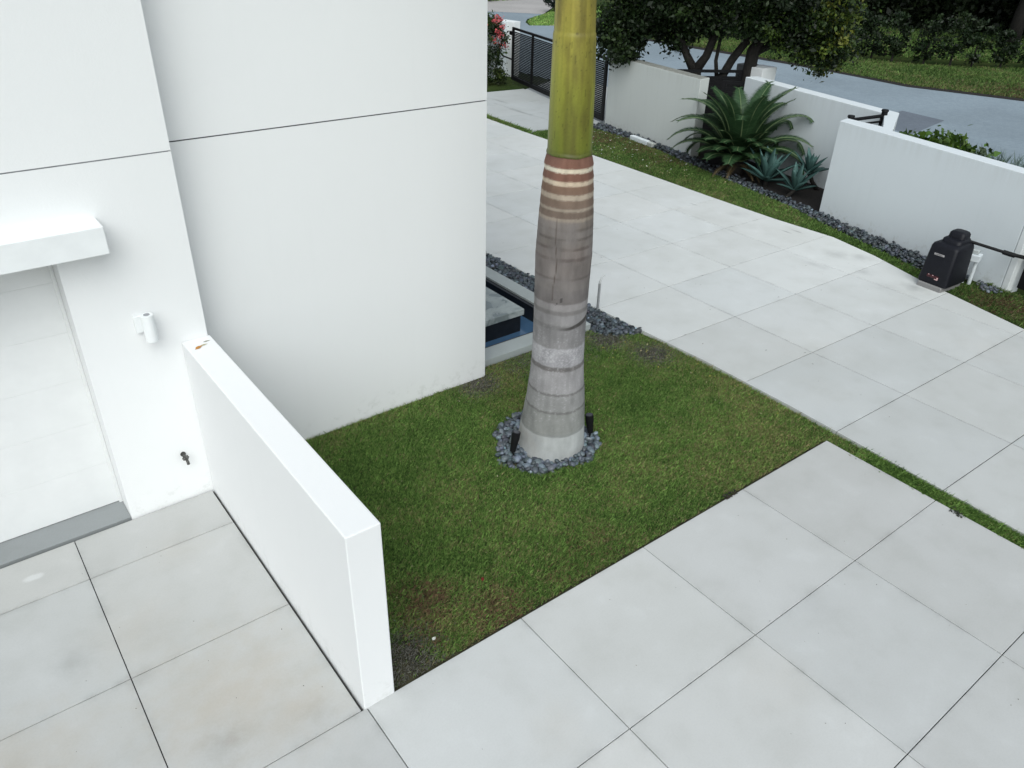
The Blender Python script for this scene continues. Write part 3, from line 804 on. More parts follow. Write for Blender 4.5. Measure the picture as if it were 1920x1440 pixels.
# bands from the ground up: (upper z, colour)
BANDS = [(.285, (.43, .45, .45)), (.318, (.25, .26, .25)), (.565, (.30, .305, .285)), (.590, (.20, .19, .18)), (.780, (.33, .325, .32)), (.805, (.20, .185, .18)),
         (1.070, (.37, .35, .36)), (1.12, (.19, .17, .165)), (1.335, (.40, .385, .41)), (1.555, (.285, .27, .275)), (1.605, (.25, .235, .235)), (1.720, (.33, .31, .315)),
         (1.765, (.235, .215, .21)), (1.842, (.345, .315, .315)), (1.99, (.205, .178, .172)), (2.10, (.225, .195, .185)), (2.125, (.17, .14, .13)), (2.30, (.225, .19, .178)), (2.335, (.16, .125, .115)), (2.41, (.24, .20, .185)),
         (2.44, (.155, .12, .108)), (2.51, (.225, .19, .17)), (2.535, (.16, .13, .115)), (2.60, (.235, .20, .18)), (2.63, (.18, .145, .125)), (2.69, (.235, .19, .16)),
         (2.725, (.33, .265, .20)), (2.79, (.17, .12, .09)), (2.82, (.34, .275, .21)), (2.90, (.19, .13, .095)), (2.95, (.42, .34, .26)), (3.03, (.185, .115, .08)), (3.072, (.55, .45, .34)), (3.148, (.165, .083, .060)),
         (3.188, (.66, .60, .48)), (3.35, (.175, .088, .064))]
bz = np.array([b[0] for b in BANDS]); bc = np.array([b[1] for b in BANDS])
idx = np.clip(np.searchsorted(bz, ZR_.ravel()), 0, len(bz) - 1)
c = bc[idx]
bandn = np.clip((fbm(np.column_stack([np.cos(TT.ravel()) * 1.2, np.sin(TT.ravel()) * 1.2, ZZ.ravel() * 4.0]), 1.7, 91, 4) - .40) * 4.5, 0, 1)
midz = (np.clip((ZR_.ravel() - 1.95) / .1, 0, 1) * np.clip((2.72 - ZR_.ravel()) / .06, 0, 1))[:, None]
# soften band edges a little
for s in (-.007, .007):
    c = c * .68 + .32 * bc[np.clip(np.searchsorted(bz, ZR_.ravel() + s), 0, len(bz) - 1)]
c = c * (1 - midz * bandn[:, None] * .85) + np.array([.212, .182, .170]) * midz * bandn[:, None] * .85
P3 = np.column_stack([np.cos(TT.ravel()) * .35, np.sin(TT.ravel()) * .35, ZZ.ravel()])
n1 = fbm(P3, 6, 1, 5); n2 = fbm(P3 * np.array([1, 1, .25]), 22, 4, 4); n3 = vnoise(P3, 70, 8); n4 = fbm(P3, 2.2, 12, 3)
c = c * (1 + .60 * (n1 - .5) + .42 * (n2 - .5))[:, None]
g_ = c.mean(1, keepdims=True); c = g_ + (c - g_) * np.interp(ZR_.ravel(), [0, 2.6, 3.0], [.55, .70, .92])[:, None]
zf = ZZ.ravel()
# band of darker weathering in the middle, brown-tan blotches
tanm = np.clip((n4 - .50) * 4, 0, 1) * np.clip((zf - 1.9) * 2, 0, 1)
c = c * (1 - .16 * tanm[:, None] * np.array([0, .3, .6]))
c = c * np.interp(zf, [0, .3, .34, 1.9, 2.0, 2.5, 2.9], [.92, .92, .80, .80, .84, .86, 1.0])[:, None]
# pale lichen specks low on the trunk
n6 = vnoise(P3, 120, 18)
w = (np.clip((n6 - .62) * 4, 0, 1) * np.clip((1.75 - zf) * 4, 0, 1) * np.clip((zf - .3) * 8, 0, 1) * .38 * np.clip((n2 - .3) * 3, 0, 1))[:, None]
c = c * (1 - w) + np.array([.52, .51, .53]) * w
w = (np.clip((vnoise(P3, 95, 33) - .52) * 4, 0, 1) * np.clip((zf - 1.1) * 12, 0, 1) * np.clip((1.35 - zf) * 30, 0, 1) * .5)[:, None]
c = c * (1 - w) + np.array([.56, .545, .57]) * w
# white foot with brown stains on one side
camdir = math.atan2(-PC[1], -PC[0])
side = np.cos(TT.ravel() - (camdir - 1.3))
st = np.clip(side * 1.3 - .55 + (n1 - .5) * 2.5, 0, 1) * np.clip((.34 - zf) / .1, 0, 1)
c = c * (1 - .45 * st[:, None]) + st[:, None] * .45 * np.array([.20, .17, .14])
lowm = np.clip((.10 - zf) / .12, 0, 1) * np.clip((n1 - .40) * 4, 0, 1)
c = c * (1 - .5 * lowm[:, None]) + .5 * lowm[:, None] * np.array([.16, .14, .12])
# vertical crack on the camera side
d = (TT.ravel() - (camdir - .28 + .04 * np.sin(zf * 9) + .03 * (n1 - .5)) + math.pi) % (2 * math.pi) - math.pi
w = np.clip((.026 - np.abs(d)) / .016, 0, 1) * np.clip((n4 - .25) * 3, .25, .9) * (zf > 1.88) * (zf < 2.77)
c = c * (1 - w[:, None]) + np.array([.075, .055, .047]) * w[:, None]
d = (TT.ravel() - (camdir - .10) + math.pi) % (2 * math.pi) - math.pi
ck = (np.abs(d) < .14) & (np.abs(zf - 1.88 - .03 * (n1 - .5)) < .045) & (n1 + .5 * n2 > .78)
c[ck] *= .45
# black scar on the right
d = (TT.ravel() - (camdir + .62) + math.pi) % (2 * math.pi) - math.pi
w = np.clip((.022 + .014 * np.clip(d + .2, 0, 1) - np.abs(zf - 1.585 - .06 * np.clip(d, -.3, 1) - .02 * (n4 - .5))) / .012, 0, 1) * np.clip((d + .75) / .9, 0, 1) * np.clip((.9 - d) / .1, 0, 1) * np.clip(.35 + 1.6 * (n1 - .3), 0, 1)
w = np.clip(w * 2.2, 0, .95)
c = c * (1 - w[:, None]) + np.array([.055, .05, .047]) * w[:, None]
# ring scars stand a little proud / sunken
lum = c.mean(1).reshape(ZZ.shape)
rad = rad + .0065 * (np.interp(ZR_, bz, (bc.mean(1) - .24) * 3)) + .004 * (n1.reshape(ZZ.shape) - .5)
off = np.interp(ZZ, LEANZ, LEANV)
X = rad * np.cos(TT) + off * math.sin(YAW); Y = rad * np.sin(TT) - off * math.cos(YAW)
V = np.column_stack([X.ravel(), Y.ravel(), ZZ.ravel()])
i, j = np.meshgrid(np.arange(nz_ - 1), np.arange(na), indexing='ij')
F = np.stack([i * na + j, i * na + (j + 1) % na, (i + 1) * na + (j + 1) % na, (i + 1) * na + j], -1).reshape(-1, 4)
mesh_np('trunk', V, F, M_TRUNK, palm, True, np.clip(c, .01, .9))
# crownshaft
z = np.linspace(3.285, 5.6, 260)
ZZ, TT = np.meshgrid(z, th_, indexing='ij')
rad = np.interp(ZZ, [3.285, 3.292, 3.32, 3.5, 3.9, 4.3, 4.33, 4.57, 5.2, 5.6], [.216, .218, .208, .206, .200, .188, .181, .175, .135, .11])
P3 = np.column_stack([np.cos(TT.ravel()) * .3, np.sin(TT.ravel()) * .3, ZZ.ravel() * .35])
n1 = fbm(P3 * np.array([1, 1, .35]), 9, 41, 4); n2 = fbm(P3, 7, 44, 4); n3 = vnoise(P3 * np.array([1, 1, .12]), 45, 47); n5 = vnoise(P3 * np.array([1, 1, 1.6]), 50, 51)
zf = ZZ.ravel()
ga, gb, gc = np.array([.135, .155, .018]), np.array([.25, .25, .034]), np.array([.36, .25, .065])
t = np.clip((zf - 3.3) / .75, 0, 1)[:, None]; t2 = np.clip((zf - 3.9) / .6 + (n2 - .5), 0, 1)[:, None]
c = (ga * (1 - t) + gb * t) * (1 - t2 * .4) + gc * t2 * .4
c = c * (1 + .55 * (n1 - .5) + .25 * (n3 - .5))[:, None]
m = np.clip((n2 - .50) * 4, 0, 1)[:, None] * .6
c = c * (1 - m) + np.array([.085, .070, .016]) * m
gr = np.clip((n1 - .52) * 5, 0, 1)[:, None] * np.clip((3.7 - zf) * 2, 0, 1)[:, None] * .5
c = c * (1 - gr) + np.array([.085, .125, .012]) * gr
e = np.clip((3.345 - zf) / .05, 0, 1)[:, None]
c = c * (1 - .55 * e) + np.array([.045, .050, .012]) * .55 * e
c[(n5 > .86)] *= .62
off = np.interp(ZZ, LEANZ, LEANV)
X = rad * np.cos(TT) + off * math.sin(YAW); Y = rad * np.sin(TT) - off * math.cos(YAW)
rag = .016 * (fbm(np.column_stack([np.cos(TT.ravel()) * 2, np.sin(TT.ravel()) * 2, TT.ravel() * 0]), 2.2, 71, 4) - .45).reshape(ZZ.shape) * np.clip((3.45 - ZZ) / .16, 0, 1)
rag += -.012 * np.exp(-(((TT - (camdir + .35) + math.pi) % (2 * math.pi) - math.pi) / .25) ** 2) * np.clip((3.42 - ZZ) / .12, 0, 1)
V = np.column_stack([X.ravel(), Y.ravel(), (ZZ + rag).ravel()])
i, j = np.meshgrid(np.arange(len(z) - 1), np.arange(na), indexing='ij')
F = np.stack([i * na + j, i * na + (j + 1) % na, (i + 1) * na + (j + 1) % na, (i + 1) * na + j], -1).reshape(-1, 4)
mesh_np('crownshaft', V, F, attrmat('crownshaft_skin', .45, .4, .08, 50, .003), palm, True, np.clip(c, .005, .9))

def frond_mesh(curve, nl, Lmax, w, col, droop, rng, flat=.5, taper_end=.35, both_up=.35, fwd_=.40):
    """pinnate frond: rachis curve (k,3) + leaflets; returns V,F,C"""
    K = np.array(curve); seg = np.r_[0, np.cumsum(np.linalg.norm(np.diff(K, axis=0), axis=1))]; L = seg[-1]
    V, F, C = [], [], []
    def at(s): return np.array([np.interp(s, seg, K[:, i]) for i in range(3)])
    # rachis as a thin 4 sided strip
    for k in range(len(K)):
        r = w * 1.1 * (1 - .75 * seg[k] / L) + .002
        d = K[min(k + 1, len(K) - 1)] - K[max(k - 1, 0)]; d = d / np.linalg.norm(d)
        s = np.cross(d, [0, 0, 1]); s /= np.linalg.norm(s) + 1e-9; u = np.cross(s, d)
        for a, b in ((-1, 0), (0, 1), (1, 0), (0, -1)): V.append(K[k] + (s * a + u * b) * r); C.append(col[2])
    for k in range(len(K) - 1):
        for q in range(4): F.append((k * 4 + q, k * 4 + (q + 1) % 4, k * 4 + 4 + (q + 1) % 4, k * 4 + 4 + q))
    for sgn in (-1, 1):
        for k in range(nl):
            f = .08 + .92 * (k + .5 * (sgn > 0)) / nl
            p = at(f * L); d = at(min(f * L + .03, L)) - at(max(f * L - .03, 0)); d /= np.linalg.norm(d) + 1e-9
            s = np.cross(d, [0, 0, 1]); s /= np.linalg.norm(s) + 1e-9; u = np.cross(s, d)
            ll = Lmax * (math.sin(math.pi * min(1, (.12 + .88 * f))) ** .55 * (1 - taper_end * f) if f < .97 else .4) * rng.uniform(.9, 1.08)
            dr = s * sgn + d * (fwd_ + .30 * f) + u * both_up; dr /= np.linalg.norm(dr)
            tip = p + dr * ll - np.array([0, 0, droop * ll]); mid = p + dr * ll * .5 - np.array([0, 0, droop * ll * .22])
            wv = d * w * .5
            b = len(V)
            V += [p - wv, p + wv, mid + wv, mid - wv, tip]
            cc = np.array(col[0]) + (np.array(col[1]) - np.array(col[0])) * rng.random()
            C += [cc] * 5
            F += [(b, b + 1, b + 2, b + 3), (b + 3, b + 2, b + 4)]
    return V, F, C

rng = np.random.default_rng(5)
for k in range(7):
    a = 2 * math.pi * k / 7 + rng.uniform(-.2, .2)
    el = rng.uniform(1.15, 1.4); Lf = rng.uniform(2.6, 3.1)
    pts = []; p = np.array([.08 * math.cos(a), .08 * math.sin(a), 5.35]); e_ = el
    for s in range(13):
        pts.append(p.copy()); p = p + Lf / 12 * np.array([math.cos(a) * math.cos(e_), math.sin(a) * math.cos(e_), math.sin(e_)]); e_ -= .105
    V, F, C = frond_mesh(pts, 44, .50, .024, [(.03, .07, .012), (.06, .11, .02), (.12, .15, .03)], .45, rng)
    mesh_np('frond', V, F, M_LEAF, palm, col=np.array(C))

# spike uplights at the palm foot
def uplight(x, y, ang, label, tilt):
    o = empty('garden_spotlight', (x, y, 0), label, 'garden light', 'spotlights at the palm foot', ang); o.scale = (1.25, 1.25, 1.25)
    d = Vector((math.sin(tilt), 0, math.cos(tilt)))
    bm = bmesh.new(); cyl(bm, Vector((0, 0, .035)), Vector((0, 0, .035)) + d * .12, .026, .036, n=20); cyl(bm, Vector((0, 0, .035)) + d * .12, Vector((0, 0, .035)) + d * .19, .038, .038, n=20)
    bm_obj('housing', bm, M_BLACK, o)
    bm = bmesh.new(); cyl(bm, Vector((0, 0, .035)) + d * .1905, Vector((0, 0, .035)) + d * .193, .030, .030, n=18); bm_obj('lens', bm, plain('spot_glass', (.05, .05, .055), .15, .1), o)
    bm = bmesh.new(); cyl(bm, (0, 0, -.08), (0, 0, .05), .008, n=8); bm_obj('spike', bm, M_BLACK, o)
uplight(4.40, 5.53, .1, 'small black spotlight standing in the pebbles left of the trunk', .22)
uplight(5.36, 5.30, 2.3, 'small black spotlight half hidden right of the trunk', .12)

# ------------------------------------------------------------------ fountain
fo = empty('fountain', (6.2, 9.0, 0), 'low concrete fountain basin with raised slab beside the house corner', 'fountain')
M_RIM = concrete('wet_concrete', (.37, .40, .395), stains=[(7.12, 9.3, .5, .35, .4, 1.5), (7.1, 8.3, .3, .3, .4, 2), (6.1, 7.5, .4, .25, 2, .3)])
M_TILE = plain('black_tile', (.010, .011, .013), .35, .3, 10)
def fp(name, boxes, mat, bev=0.0):
    bm = bmesh.new()
    for b in boxes: bx(bm, *b, bev=bev)
    bmesh.ops.translate(bm, verts=bm.verts, vec=(-6.2, -9.0, 0))
    o = bm_obj(name, bm, mat, fo)
    a = o.data.color_attributes.new('Col', 'FLOAT_COLOR', 'POINT')
    for d in a.data: d.color = (1, 1, 1, 0)
    return o
M_RIM.node_tree  # keeps world sized stains
fp('rim', [(7.00, 7.25, 7.64, 13, -.06, .05), (5.0, 7.25, 7.36, 7.639, -.06, .05)], M_RIM, .006)
fp('basin', [(6.93, 6.995, 7.70, 13, -.34, .02), (5.21, 6.93, 7.645, 7.70, -.34, .02), (5.21, 6.93, 7.70, 13, -.36, -.34)], M_TILE)
fp('plinth', [(5.21, 6.585, 8.185, 12.85, -.34, .049)], M_TILE)
sl = fp('slab', [(5.21, 6.625, 8.15, 12.9, .05, .15)], None or plain('tmp', (.3, .3, .3)), .008)
def wet_mat():
    m, nt, n, l, b = new_mat('wet_slab')
    co = objco(n)
    w = n.new('ShaderNodeTexNoise'); w.inputs['Scale'].default_value = 1.7; w.inputs['Detail'].default_value = 2; w.inputs['Distortion'].default_value = 1.6
    l.new(co, w.inputs['Vector'])
    f = noise_node(n, l, 30, 6, .7, co)
    c = mixc(n, l, ramp(n, l, w.outputs['Fac'], .40, .60), (.19, .22, .22), (.36, .395, .385))
    c = mixc(n, l, ramp(n, l, f.outputs['Fac'], .45, .7, 0, .4), c, (.2, .22, .21))
    l.new(c, b.inputs['Base Color'])
    l.new(ramp(n, l, w.outputs['Fac'], .42, .55, .18, .55), b.inputs['Roughness'])
    return m
sl.data.materials[0] = wet_mat()
m, nt, n, l, b = new_mat('pool_water')
b.inputs['Base Color'].default_value = (.06, .125, .22, 1); b.inputs['Roughness'].default_value = .04; b.inputs['Specular IOR Level'].default_value = .6
bump(n, l, noise_node(n, l, 3.0, 3, .5, objco(n)).outputs['Fac'], b, .04, .02)
sheet('water', [(5.21, 7.70), (6.93, 7.70), (6.93, 13), (5.21, 13)], -.225, m)

# metal stake in the pebbles
stk = empty('metal_stake', (7.74, 7.74, 0), 'slim steel stake standing in pebbles at the drive edge', 'stake')
bm = bmesh.new(); cyl(bm, (0, 0, -.08), (0, 0, .43), .021, n=14); bm_obj('post', bm, M_STEEL, stk)
bm = bmesh.new(); tube(bm, [(0, 0, .43), (.004, -.002, .47), (.03, -.01, .53), (.065, -.03, .565)], [.0155, .015, .012, .008], 12); bm_obj('bent_tip', bm, plain('pale_steel', (.62, .63, .63), .35, .05, 10, metal=.4), stk)

# ------------------------------------------------------------------ boundary walls
def wall_from(name, pts, h, label, mat=M_FAR):
    bm = bmesh.new(); prism(bm, pts, -.1, h, .012)
    return setp(bm_obj(name, bm, mat), label, 'wall')
ZC = 1.845
wall_from('boundary_wall', [(14.745, 8.545), (13.93, 4.50), (14.23, 4.42), (14.86, 7.51), (16.50, 8.30), (17.37, 12.55), (17.02, 12.62), (16.19, 8.45), (15.02, 7.80), (15.08, 8.60)], ZC,
          'long white boundary wall stepping back behind the cycad, nearest the road')
wall_from('boundary_wall', [(16.40, 16.80), (15.83, 13.02), (16.20, 13.06), (16.76, 16.74)], 1.832, 'shorter white boundary wall between the slatted drive gate and the cycad', M_FARA)
bm = bmesh.new(); prism(bm, [(13.905, 4.385), (14.205, 4.325), (14.222, 4.416), (13.922, 4.490)], -.1, ZC - .006, .01)
setp(bm_obj('gate_pier', bm, stucco('pier_stucco', (.70, .73, .735), .4, low=.4)), 'narrow white pier at the right end of the long boundary wall', 'pier')
# grey seam strip between wall and pier comes from the real 2 mm step
# white pillar with letter box behind the walls
pl_ = empty('mailbox_pillar', (18.55, 13.32, 0), 'white pillar with a dark letter box behind the boundary walls', 'pillar')
bm = bmesh.new(); bx(bm, -.30, .30, -.28, .22, -.08, 1.87, bev=.012); bm_obj('pillar_block', bm, M_WHITE, pl_)
bm = bmesh.new(); bx(bm, -.25, .20, .223, .60, 1.1, 1.88, bev=.02); bm_obj('letter_box', bm, plain('dark_grey_metal', (.09, .095, .10), .5, .1), pl_)
pu = empty('gate_pillar', (18.85, 24.7, 0), 'slim white pillar at the far left end of the slatted drive gate', 'pillar', rz=.2)
bm = bmesh.new(); bx(bm, -.18, .18, -.42, .30, -.08, 1.80, bev=.012); bm_obj('pillar_block', bm, M_WHITE, pu)
bm = bmesh.new(); bx(bm, -.9, -.185, -.10, .25, -.08, 1.78, bev=.012); bm_obj('side_wall', bm, M_FAR, pu)

# ------------------------------------------------------------------ gates
def slat_gate(name, p0, p1, h, label, npost, slat, gap, z0=.06, tail=None):
    p0, p1 = Vector((*p0, 0)), Vector((*p1, 0)); L = (p1 - p0).length
    ang = math.atan2((p1 - p0).y, (p1 - p0).x)
    g_ = empty(name, p0, label, 'gate', None, ang)
    bm = bmesh.new()
    bx(bm, 0, L, -.03, .03, z0, z0 + .13); bx(bm, 0, L, -.03, .03, h - .07, h)
    bx(bm, 0, .10, -.031, .031, z0 + .131, h - .071); bx(bm, L - .10, L, -.031, .031, z0 + .131, h - .071)
    bm_obj('frame', bm, M_BLACK, g_)
    for k in range(1, npost):
        x = L * k / npost
        bm = bmesh.new(); bx(bm, x - .04, x + .04, -.029, .029, z0 + .131, h - .071); bm_obj('stile', bm, M_BLACK, g_)
    bm = bmesh.new(); zz = z0 + .131 + gap
    while zz < h - .08 - slat:
        bx(bm, .10, L - .10, -.010, .010, zz, zz + slat); zz += slat + gap
    bm_obj('slat_panel', bm, M_BLACK, g_)
    return g_
ga_ = slat_gate('drive_gate', (16.37, 16.84), (18.02, 23.35), 1.775, 'long black horizontally slatted drive gate behind the palm', 4, .037, .015)
bm = bmesh.new(); bx(bm, 6.72, 6.98, -.05, .02, 1.50, 1.62); bm_obj('latch', bm, M_BLACK, ga_)
bm = bmesh.new(); bx(bm, 6.72, 7.6, -.02, .02, .70, .74); bm_obj('bolt', bm, M_BLACK, ga_)
gb_ = slat_gate('drive_gate', (14.02, 4.28), (13.2, .2), 1.79, 'black drive gate at the right edge beside the gate motor', 2, .065, .010)
bm = bmesh.new(); bx(bm, -.02, .12, .032, .18, .55, .66, bev=.004); bm_obj('hinge_bracket', bm, M_BLACK, gb_)
bm = bmesh.new(); bx(bm, .02, .25, .032, .09, .78, .86, bev=.004); bm_obj('hinge_bracket', bm, M_BLACK, gb_)
gc_ = slat_gate('garden_gate', (16.85, 13.15), (17.15, 12.70), 1.70, 'narrow black garden gate behind the cycad fronds', 1, .10, .004)
gc2 = slat_gate('fence_panel', (16.75, 14.6), (18.25, 13.62), 1.76, 'black slatted fence panel behind the cycad between wall and pillar', 1, .08, .003)
gc2['category'] = 'fence'
# round capped railing in the corner behind the long wall
rl = empty('railing', (15.30, 8.30, 0), 'black metal railing with round capped posts in the wall corner', 'railing')
def post(x, y, h):
    bm = bmesh.new(); cyl(bm, (x, y, -.08), (x, y, h), .060, n=16); cyl(bm, (x, y, h), (x, y, h + .03), .075, .066, n=16); bm_obj('post', bm, M_BLACK, rl)
post(-.12, .28, 1.86); post(.72, .06, 1.92)
bm = bmesh.new()
for k in range(9):
    zz = 1.80 - k * .11
    cyl(bm, (-.12, .28, zz), (.72, .06, zz + .03), .035 if k == 0 else .022, n=8)
bm_obj('rail', bm, M_BLACK, rl)

# ------------------------------------------------------------------ gate motor
mo = empty('gate_motor', (12.86, 5.17, 0), 'black plastic gate opener housing with rounded stepped top by the wall', 'gate opener', None, math.radians(-3))
bm = bmesh.new()
def loft(bm, secs):
    """secs: (z, x0, x1, y0, y1, corner r)"""
    rings = []
    for zq, x0, x1, y0, y1, r in secs:
        pts = []
        for (cx, cy, a0) in ((x1 - r, y1 - r, 0), (x0 + r, y1 - r, 90), (x0 + r, y0 + r, 180), (x1 - r, y0 + r, 270)):
            for k in range(7):
                a = math.radians(a0 + 15 * k); pts.append(bm.verts.new((cx + r * math.cos(a), cy + r * math.sin(a), zq)))
        rings.append(pts)
    for a, b in zip(rings[:-1], rings[1:]):
        for k in range(len(a)): bm.faces.new((a[k], a[(k + 1) % len(a)], b[(k + 1) % len(a)], b[k]))
    bm.faces.new(rings[0][::-1]); bm.faces.new(rings[-1])
loft(bm, [(.08, 0, .62, -.245, .245, .05), (.11, -.005, .625, -.25, .25, .05), (.68, .055, .610, -.228, .228, .06), (.725, .075, .605, -.215, .215, .065), (.745, .14, .59, -.18, .18, .07), (.752, .20, .585, -.165, .165, .07),
          (.795, .215, .58, -.16, .16, .07), (.812, .25, .575, -.145, .145, .06), (.816, .31, .57, -.135, .135, .06), (.885, .325, .565, -.13, .13, .055), (.912, .345, .55, -.11, .11, .05), (.922, .38, .53, -.08, .08, .04)])
hs_ = bm_obj('housing', bm, M_BLACKP, mo, True)
mod = hs_.modifiers.new('edge', 'EDGE_SPLIT'); mod.split_angle = math.radians(50)
bm = bmesh.new(); bx(bm, -.035, .60, -.20, .21, -.08, .078, bev=.012)
pd = bm_obj('base_pad', bm, concrete('pad_concrete', (.24, .235, .235)), mo)
a = pd.data.color_attributes.new('Col', 'FLOAT_COLOR', 'POINT')
for d in a.data: d.color = (1, 1, 1, 0)
# silver badge with lettering on the sloping front
slope = math.atan2(.06, .57)
bm = bmesh.new(); bx(bm, -.085, .085, -.016, .016, -.002, .003, bev=.002)
B4 = Matrix.Translation((.041, .03, .575)) @ Matrix.Rotation(slope, 4, 'Y') @ Matrix(((0, 0, -1, 0), (-1, 0, 0, 0), (0, 1, 0, 0), (0, 0, 0, 1)))
bmesh.ops.transform(bm, matrix=B4, verts=bm.verts)
badge = bm_obj('badge', bm, plain('silver_badge', (.42, .40, .40), .4, .15, 60, metal=.2), mo)
cu = bpy.data.curves.new('lettering', 'FONT'); cu.body = 'LiftMaster'; cu.size = .030; cu.align_x = 'CENTER'; cu.align_y = 'CENTER'; cu.extrude = .0008
to = bpy.data.objects.new('lettering', cu); COL.objects.link(to)
bpy.context.view_layer.update()
tm = bpy.data.meshes.new_from_object(to.evaluated_get(bpy.context.evaluated_depsgraph_get()))
bpy.data.objects.remove(to)
tm.transform(B4 @ Matrix.Translation((0, 0, .0042)))
tm.materials.clear(); tm.materials.append(plain('badge_ink', (.03, .03, .035), .5, .1))
lo_ = bpy.data.objects.new('lettering', tm); COL.objects.link(lo_); lo_.parent = badge
# small red and white status lights low on the front
def front_pt(yy, zz): return (zz - .11) / .57 * .06 - .006
bm = bmesh.new(); bx(bm, front_pt(0, .21) - .004, front_pt(0, .21) + .01, -.09, .11, .185, .235, bev=.003); bm_obj('control_window', bm, plain('dark_red_window', (.05, .008, .012), .25, .2), mo)
bm = bmesh.new(); M_IND = plain('pale_pink', (.62, .40, .40), .4, .1)
bx(bm, front_pt(0, .20) - .008, front_pt(0, .2) - .003, -.085, -.065, .184, .215); bx(bm, front_pt(0, .18) - .010, front_pt(0, .18) + .0, -.085, -.03, .172, .186); bm_obj('indicator', bm, M_IND, mo)
for yy in (.0, .07):
    bm = bmesh.new(); bx(bm, front_pt(0, .235) - .008, front_pt(0, .235) - .002, yy, yy + .02, .226, .236); bm_obj('indicator', bm, M_IND, mo)
bm = bmesh.new(); cyl(bm, (.50, -.04, .78), (.86, -.66, .66), .024, n=14); bm_obj('arm', bm, M_BLACK, mo)
bm = bmesh.new(); cyl(bm, (.81, -.575, .675), (.90, -.73, .645), .038, n=14); cyl(bm, (.88, -.70, .655), (1.13, -.95, .60), .030, n=12); bm_obj('arm_joint', bm, M_BLACK, mo)

# white conduit box on short posts beside the motor
cb = empty('junction_box', (13.80, 5.00, 0), 'small white electrical box on pipe legs between motor and wall end', 'electrical box', None, math.radians(12))
bm = bmesh.new(); bx(bm, -.09, .09, -.10, .10, .34, .46, bev=.012); bm_obj('box', bm, M_FAR, cb)
bm = bmesh.new(); bx(bm, -.045, .045, -.05, .05, .461, .53, bev=.01); bm_obj('cap', bm, plain('pale_grey_plastic', (.45, .48, .48), .5, .05), cb)
for yy in (-.05, .06):
    bm = bmesh.new(); cyl(bm, (0, yy, -.08), (0, yy, .345), .030, n=12); bm_obj('pipe', bm, M_FAR, cb)
# small white downspout block at the foot of the wall A
db = empty('concrete_block', (15.78, 14.75, 0), 'low white concrete block lying at the foot of the shorter wall', 'block', None, math.radians(82))
bm = bmesh.new(); bx(bm, -.38, .36, -.06, .08, -.05, .09, bev=.02); bm_obj('block', bm, M_FAR, db)
bm = bmesh.new(); bx(bm, -.60, -.39, -.07, .08, -.05, .08, bev=.02); bm_obj('end_piece', bm, plain('grey_block', (.4, .42, .4), .7, .2), db)

# ------------------------------------------------------------------ plants
def frond_plant(parent, nf, length, rng, col, base_z=.25, wall=None):
    ox, oy = parent.location.x, parent.location.y
    for k in range(nf):
        ring = k / nf
        a = k * 2.39996 + rng.uniform(-.15, .15)
        el = 1.46 - 1.02 * ring + rng.uniform(-.05, .05)
        Lf = length * (.86 + .18 * math.sin(math.pi * min(1, ring + .2))) * rng.uniform(.93, 1.07)
        tot = rng.uniform(1.25, 1.75) * (.62 if ring < .22 else 1)
        if math.cos(a - 3.77) > .35 and ring > .25: Lf *= .58; el += .12; tot *= .9      # shorter fronds on the clipped drive side
        p = np.array([.09 * math.cos(a), .09 * math.sin(a), base_z]); e_ = el; pts = []
        for s in range(17):
            q = p.copy()
            if wall is not None: q[0] = min(q[0], wall(q[1] + oy) - ox - .04 - .01 * k / nf)
            pts.append(q); p = p + Lf / 16 * np.array([math.cos(a) * math.cos(e_), math.sin(a) * math.cos(e_), math.sin(e_)])
            e_ -= tot * (.016 if s < 6 else .092)
        V, F, C = frond_mesh(pts, 110, .37, .0155, col, .16, rng, both_up=.22, taper_end=.15, fwd_=.28)
        mesh_np('frond', V, F, M_LEAF, parent, col=np.array(C))
cy = empty('cycad', (15.62, 11.42, -.04), 'large sago cycad with arching dark green fronds in the planting bed', 'cycad')
bm = bmesh.new(); tube(bm, [(0, 0, -.05), (0, 0, .12), (0, 0, .28), (0, 0, .36)], [.19, .21, .18, .05], 20); bm_obj('trunk', bm, M_BARK, cy, True)
frond_plant(cy, 54, 1.92, np.random.default_rng(17), [(.022, .058, .022), (.050, .105, .042), (.20, .27, .13)], .30, lambda y: 17.02 - (12.62 - y) * .199)

rng = np.random.default_rng(19)
for k in range(5):
    a = rng.uniform(2.4, 5.2); pts = []; p = np.array([.12 * math.cos(a), .12 * math.sin(a), .24]); e_ = rng.uniform(.1, .3)
    for s_ in range(10):
        pts.append(p.copy()); p = p + .085 * np.array([math.cos(a) * math.cos(e_), math.sin(a) * math.cos(e_), math.sin(e_)]); e_ -= .12
    V, F, C = frond_mesh(pts, 40, .16, .010, [(.09, .065, .03), (.16, .12, .06), (.2, .16, .09)], .4, rng)
    fo_ = mesh_np('frond', V, F, M_LEAF, cy, col=np.array(C)); fo_['label'] = 'dry brown frond drooping at the foot of the cycad'

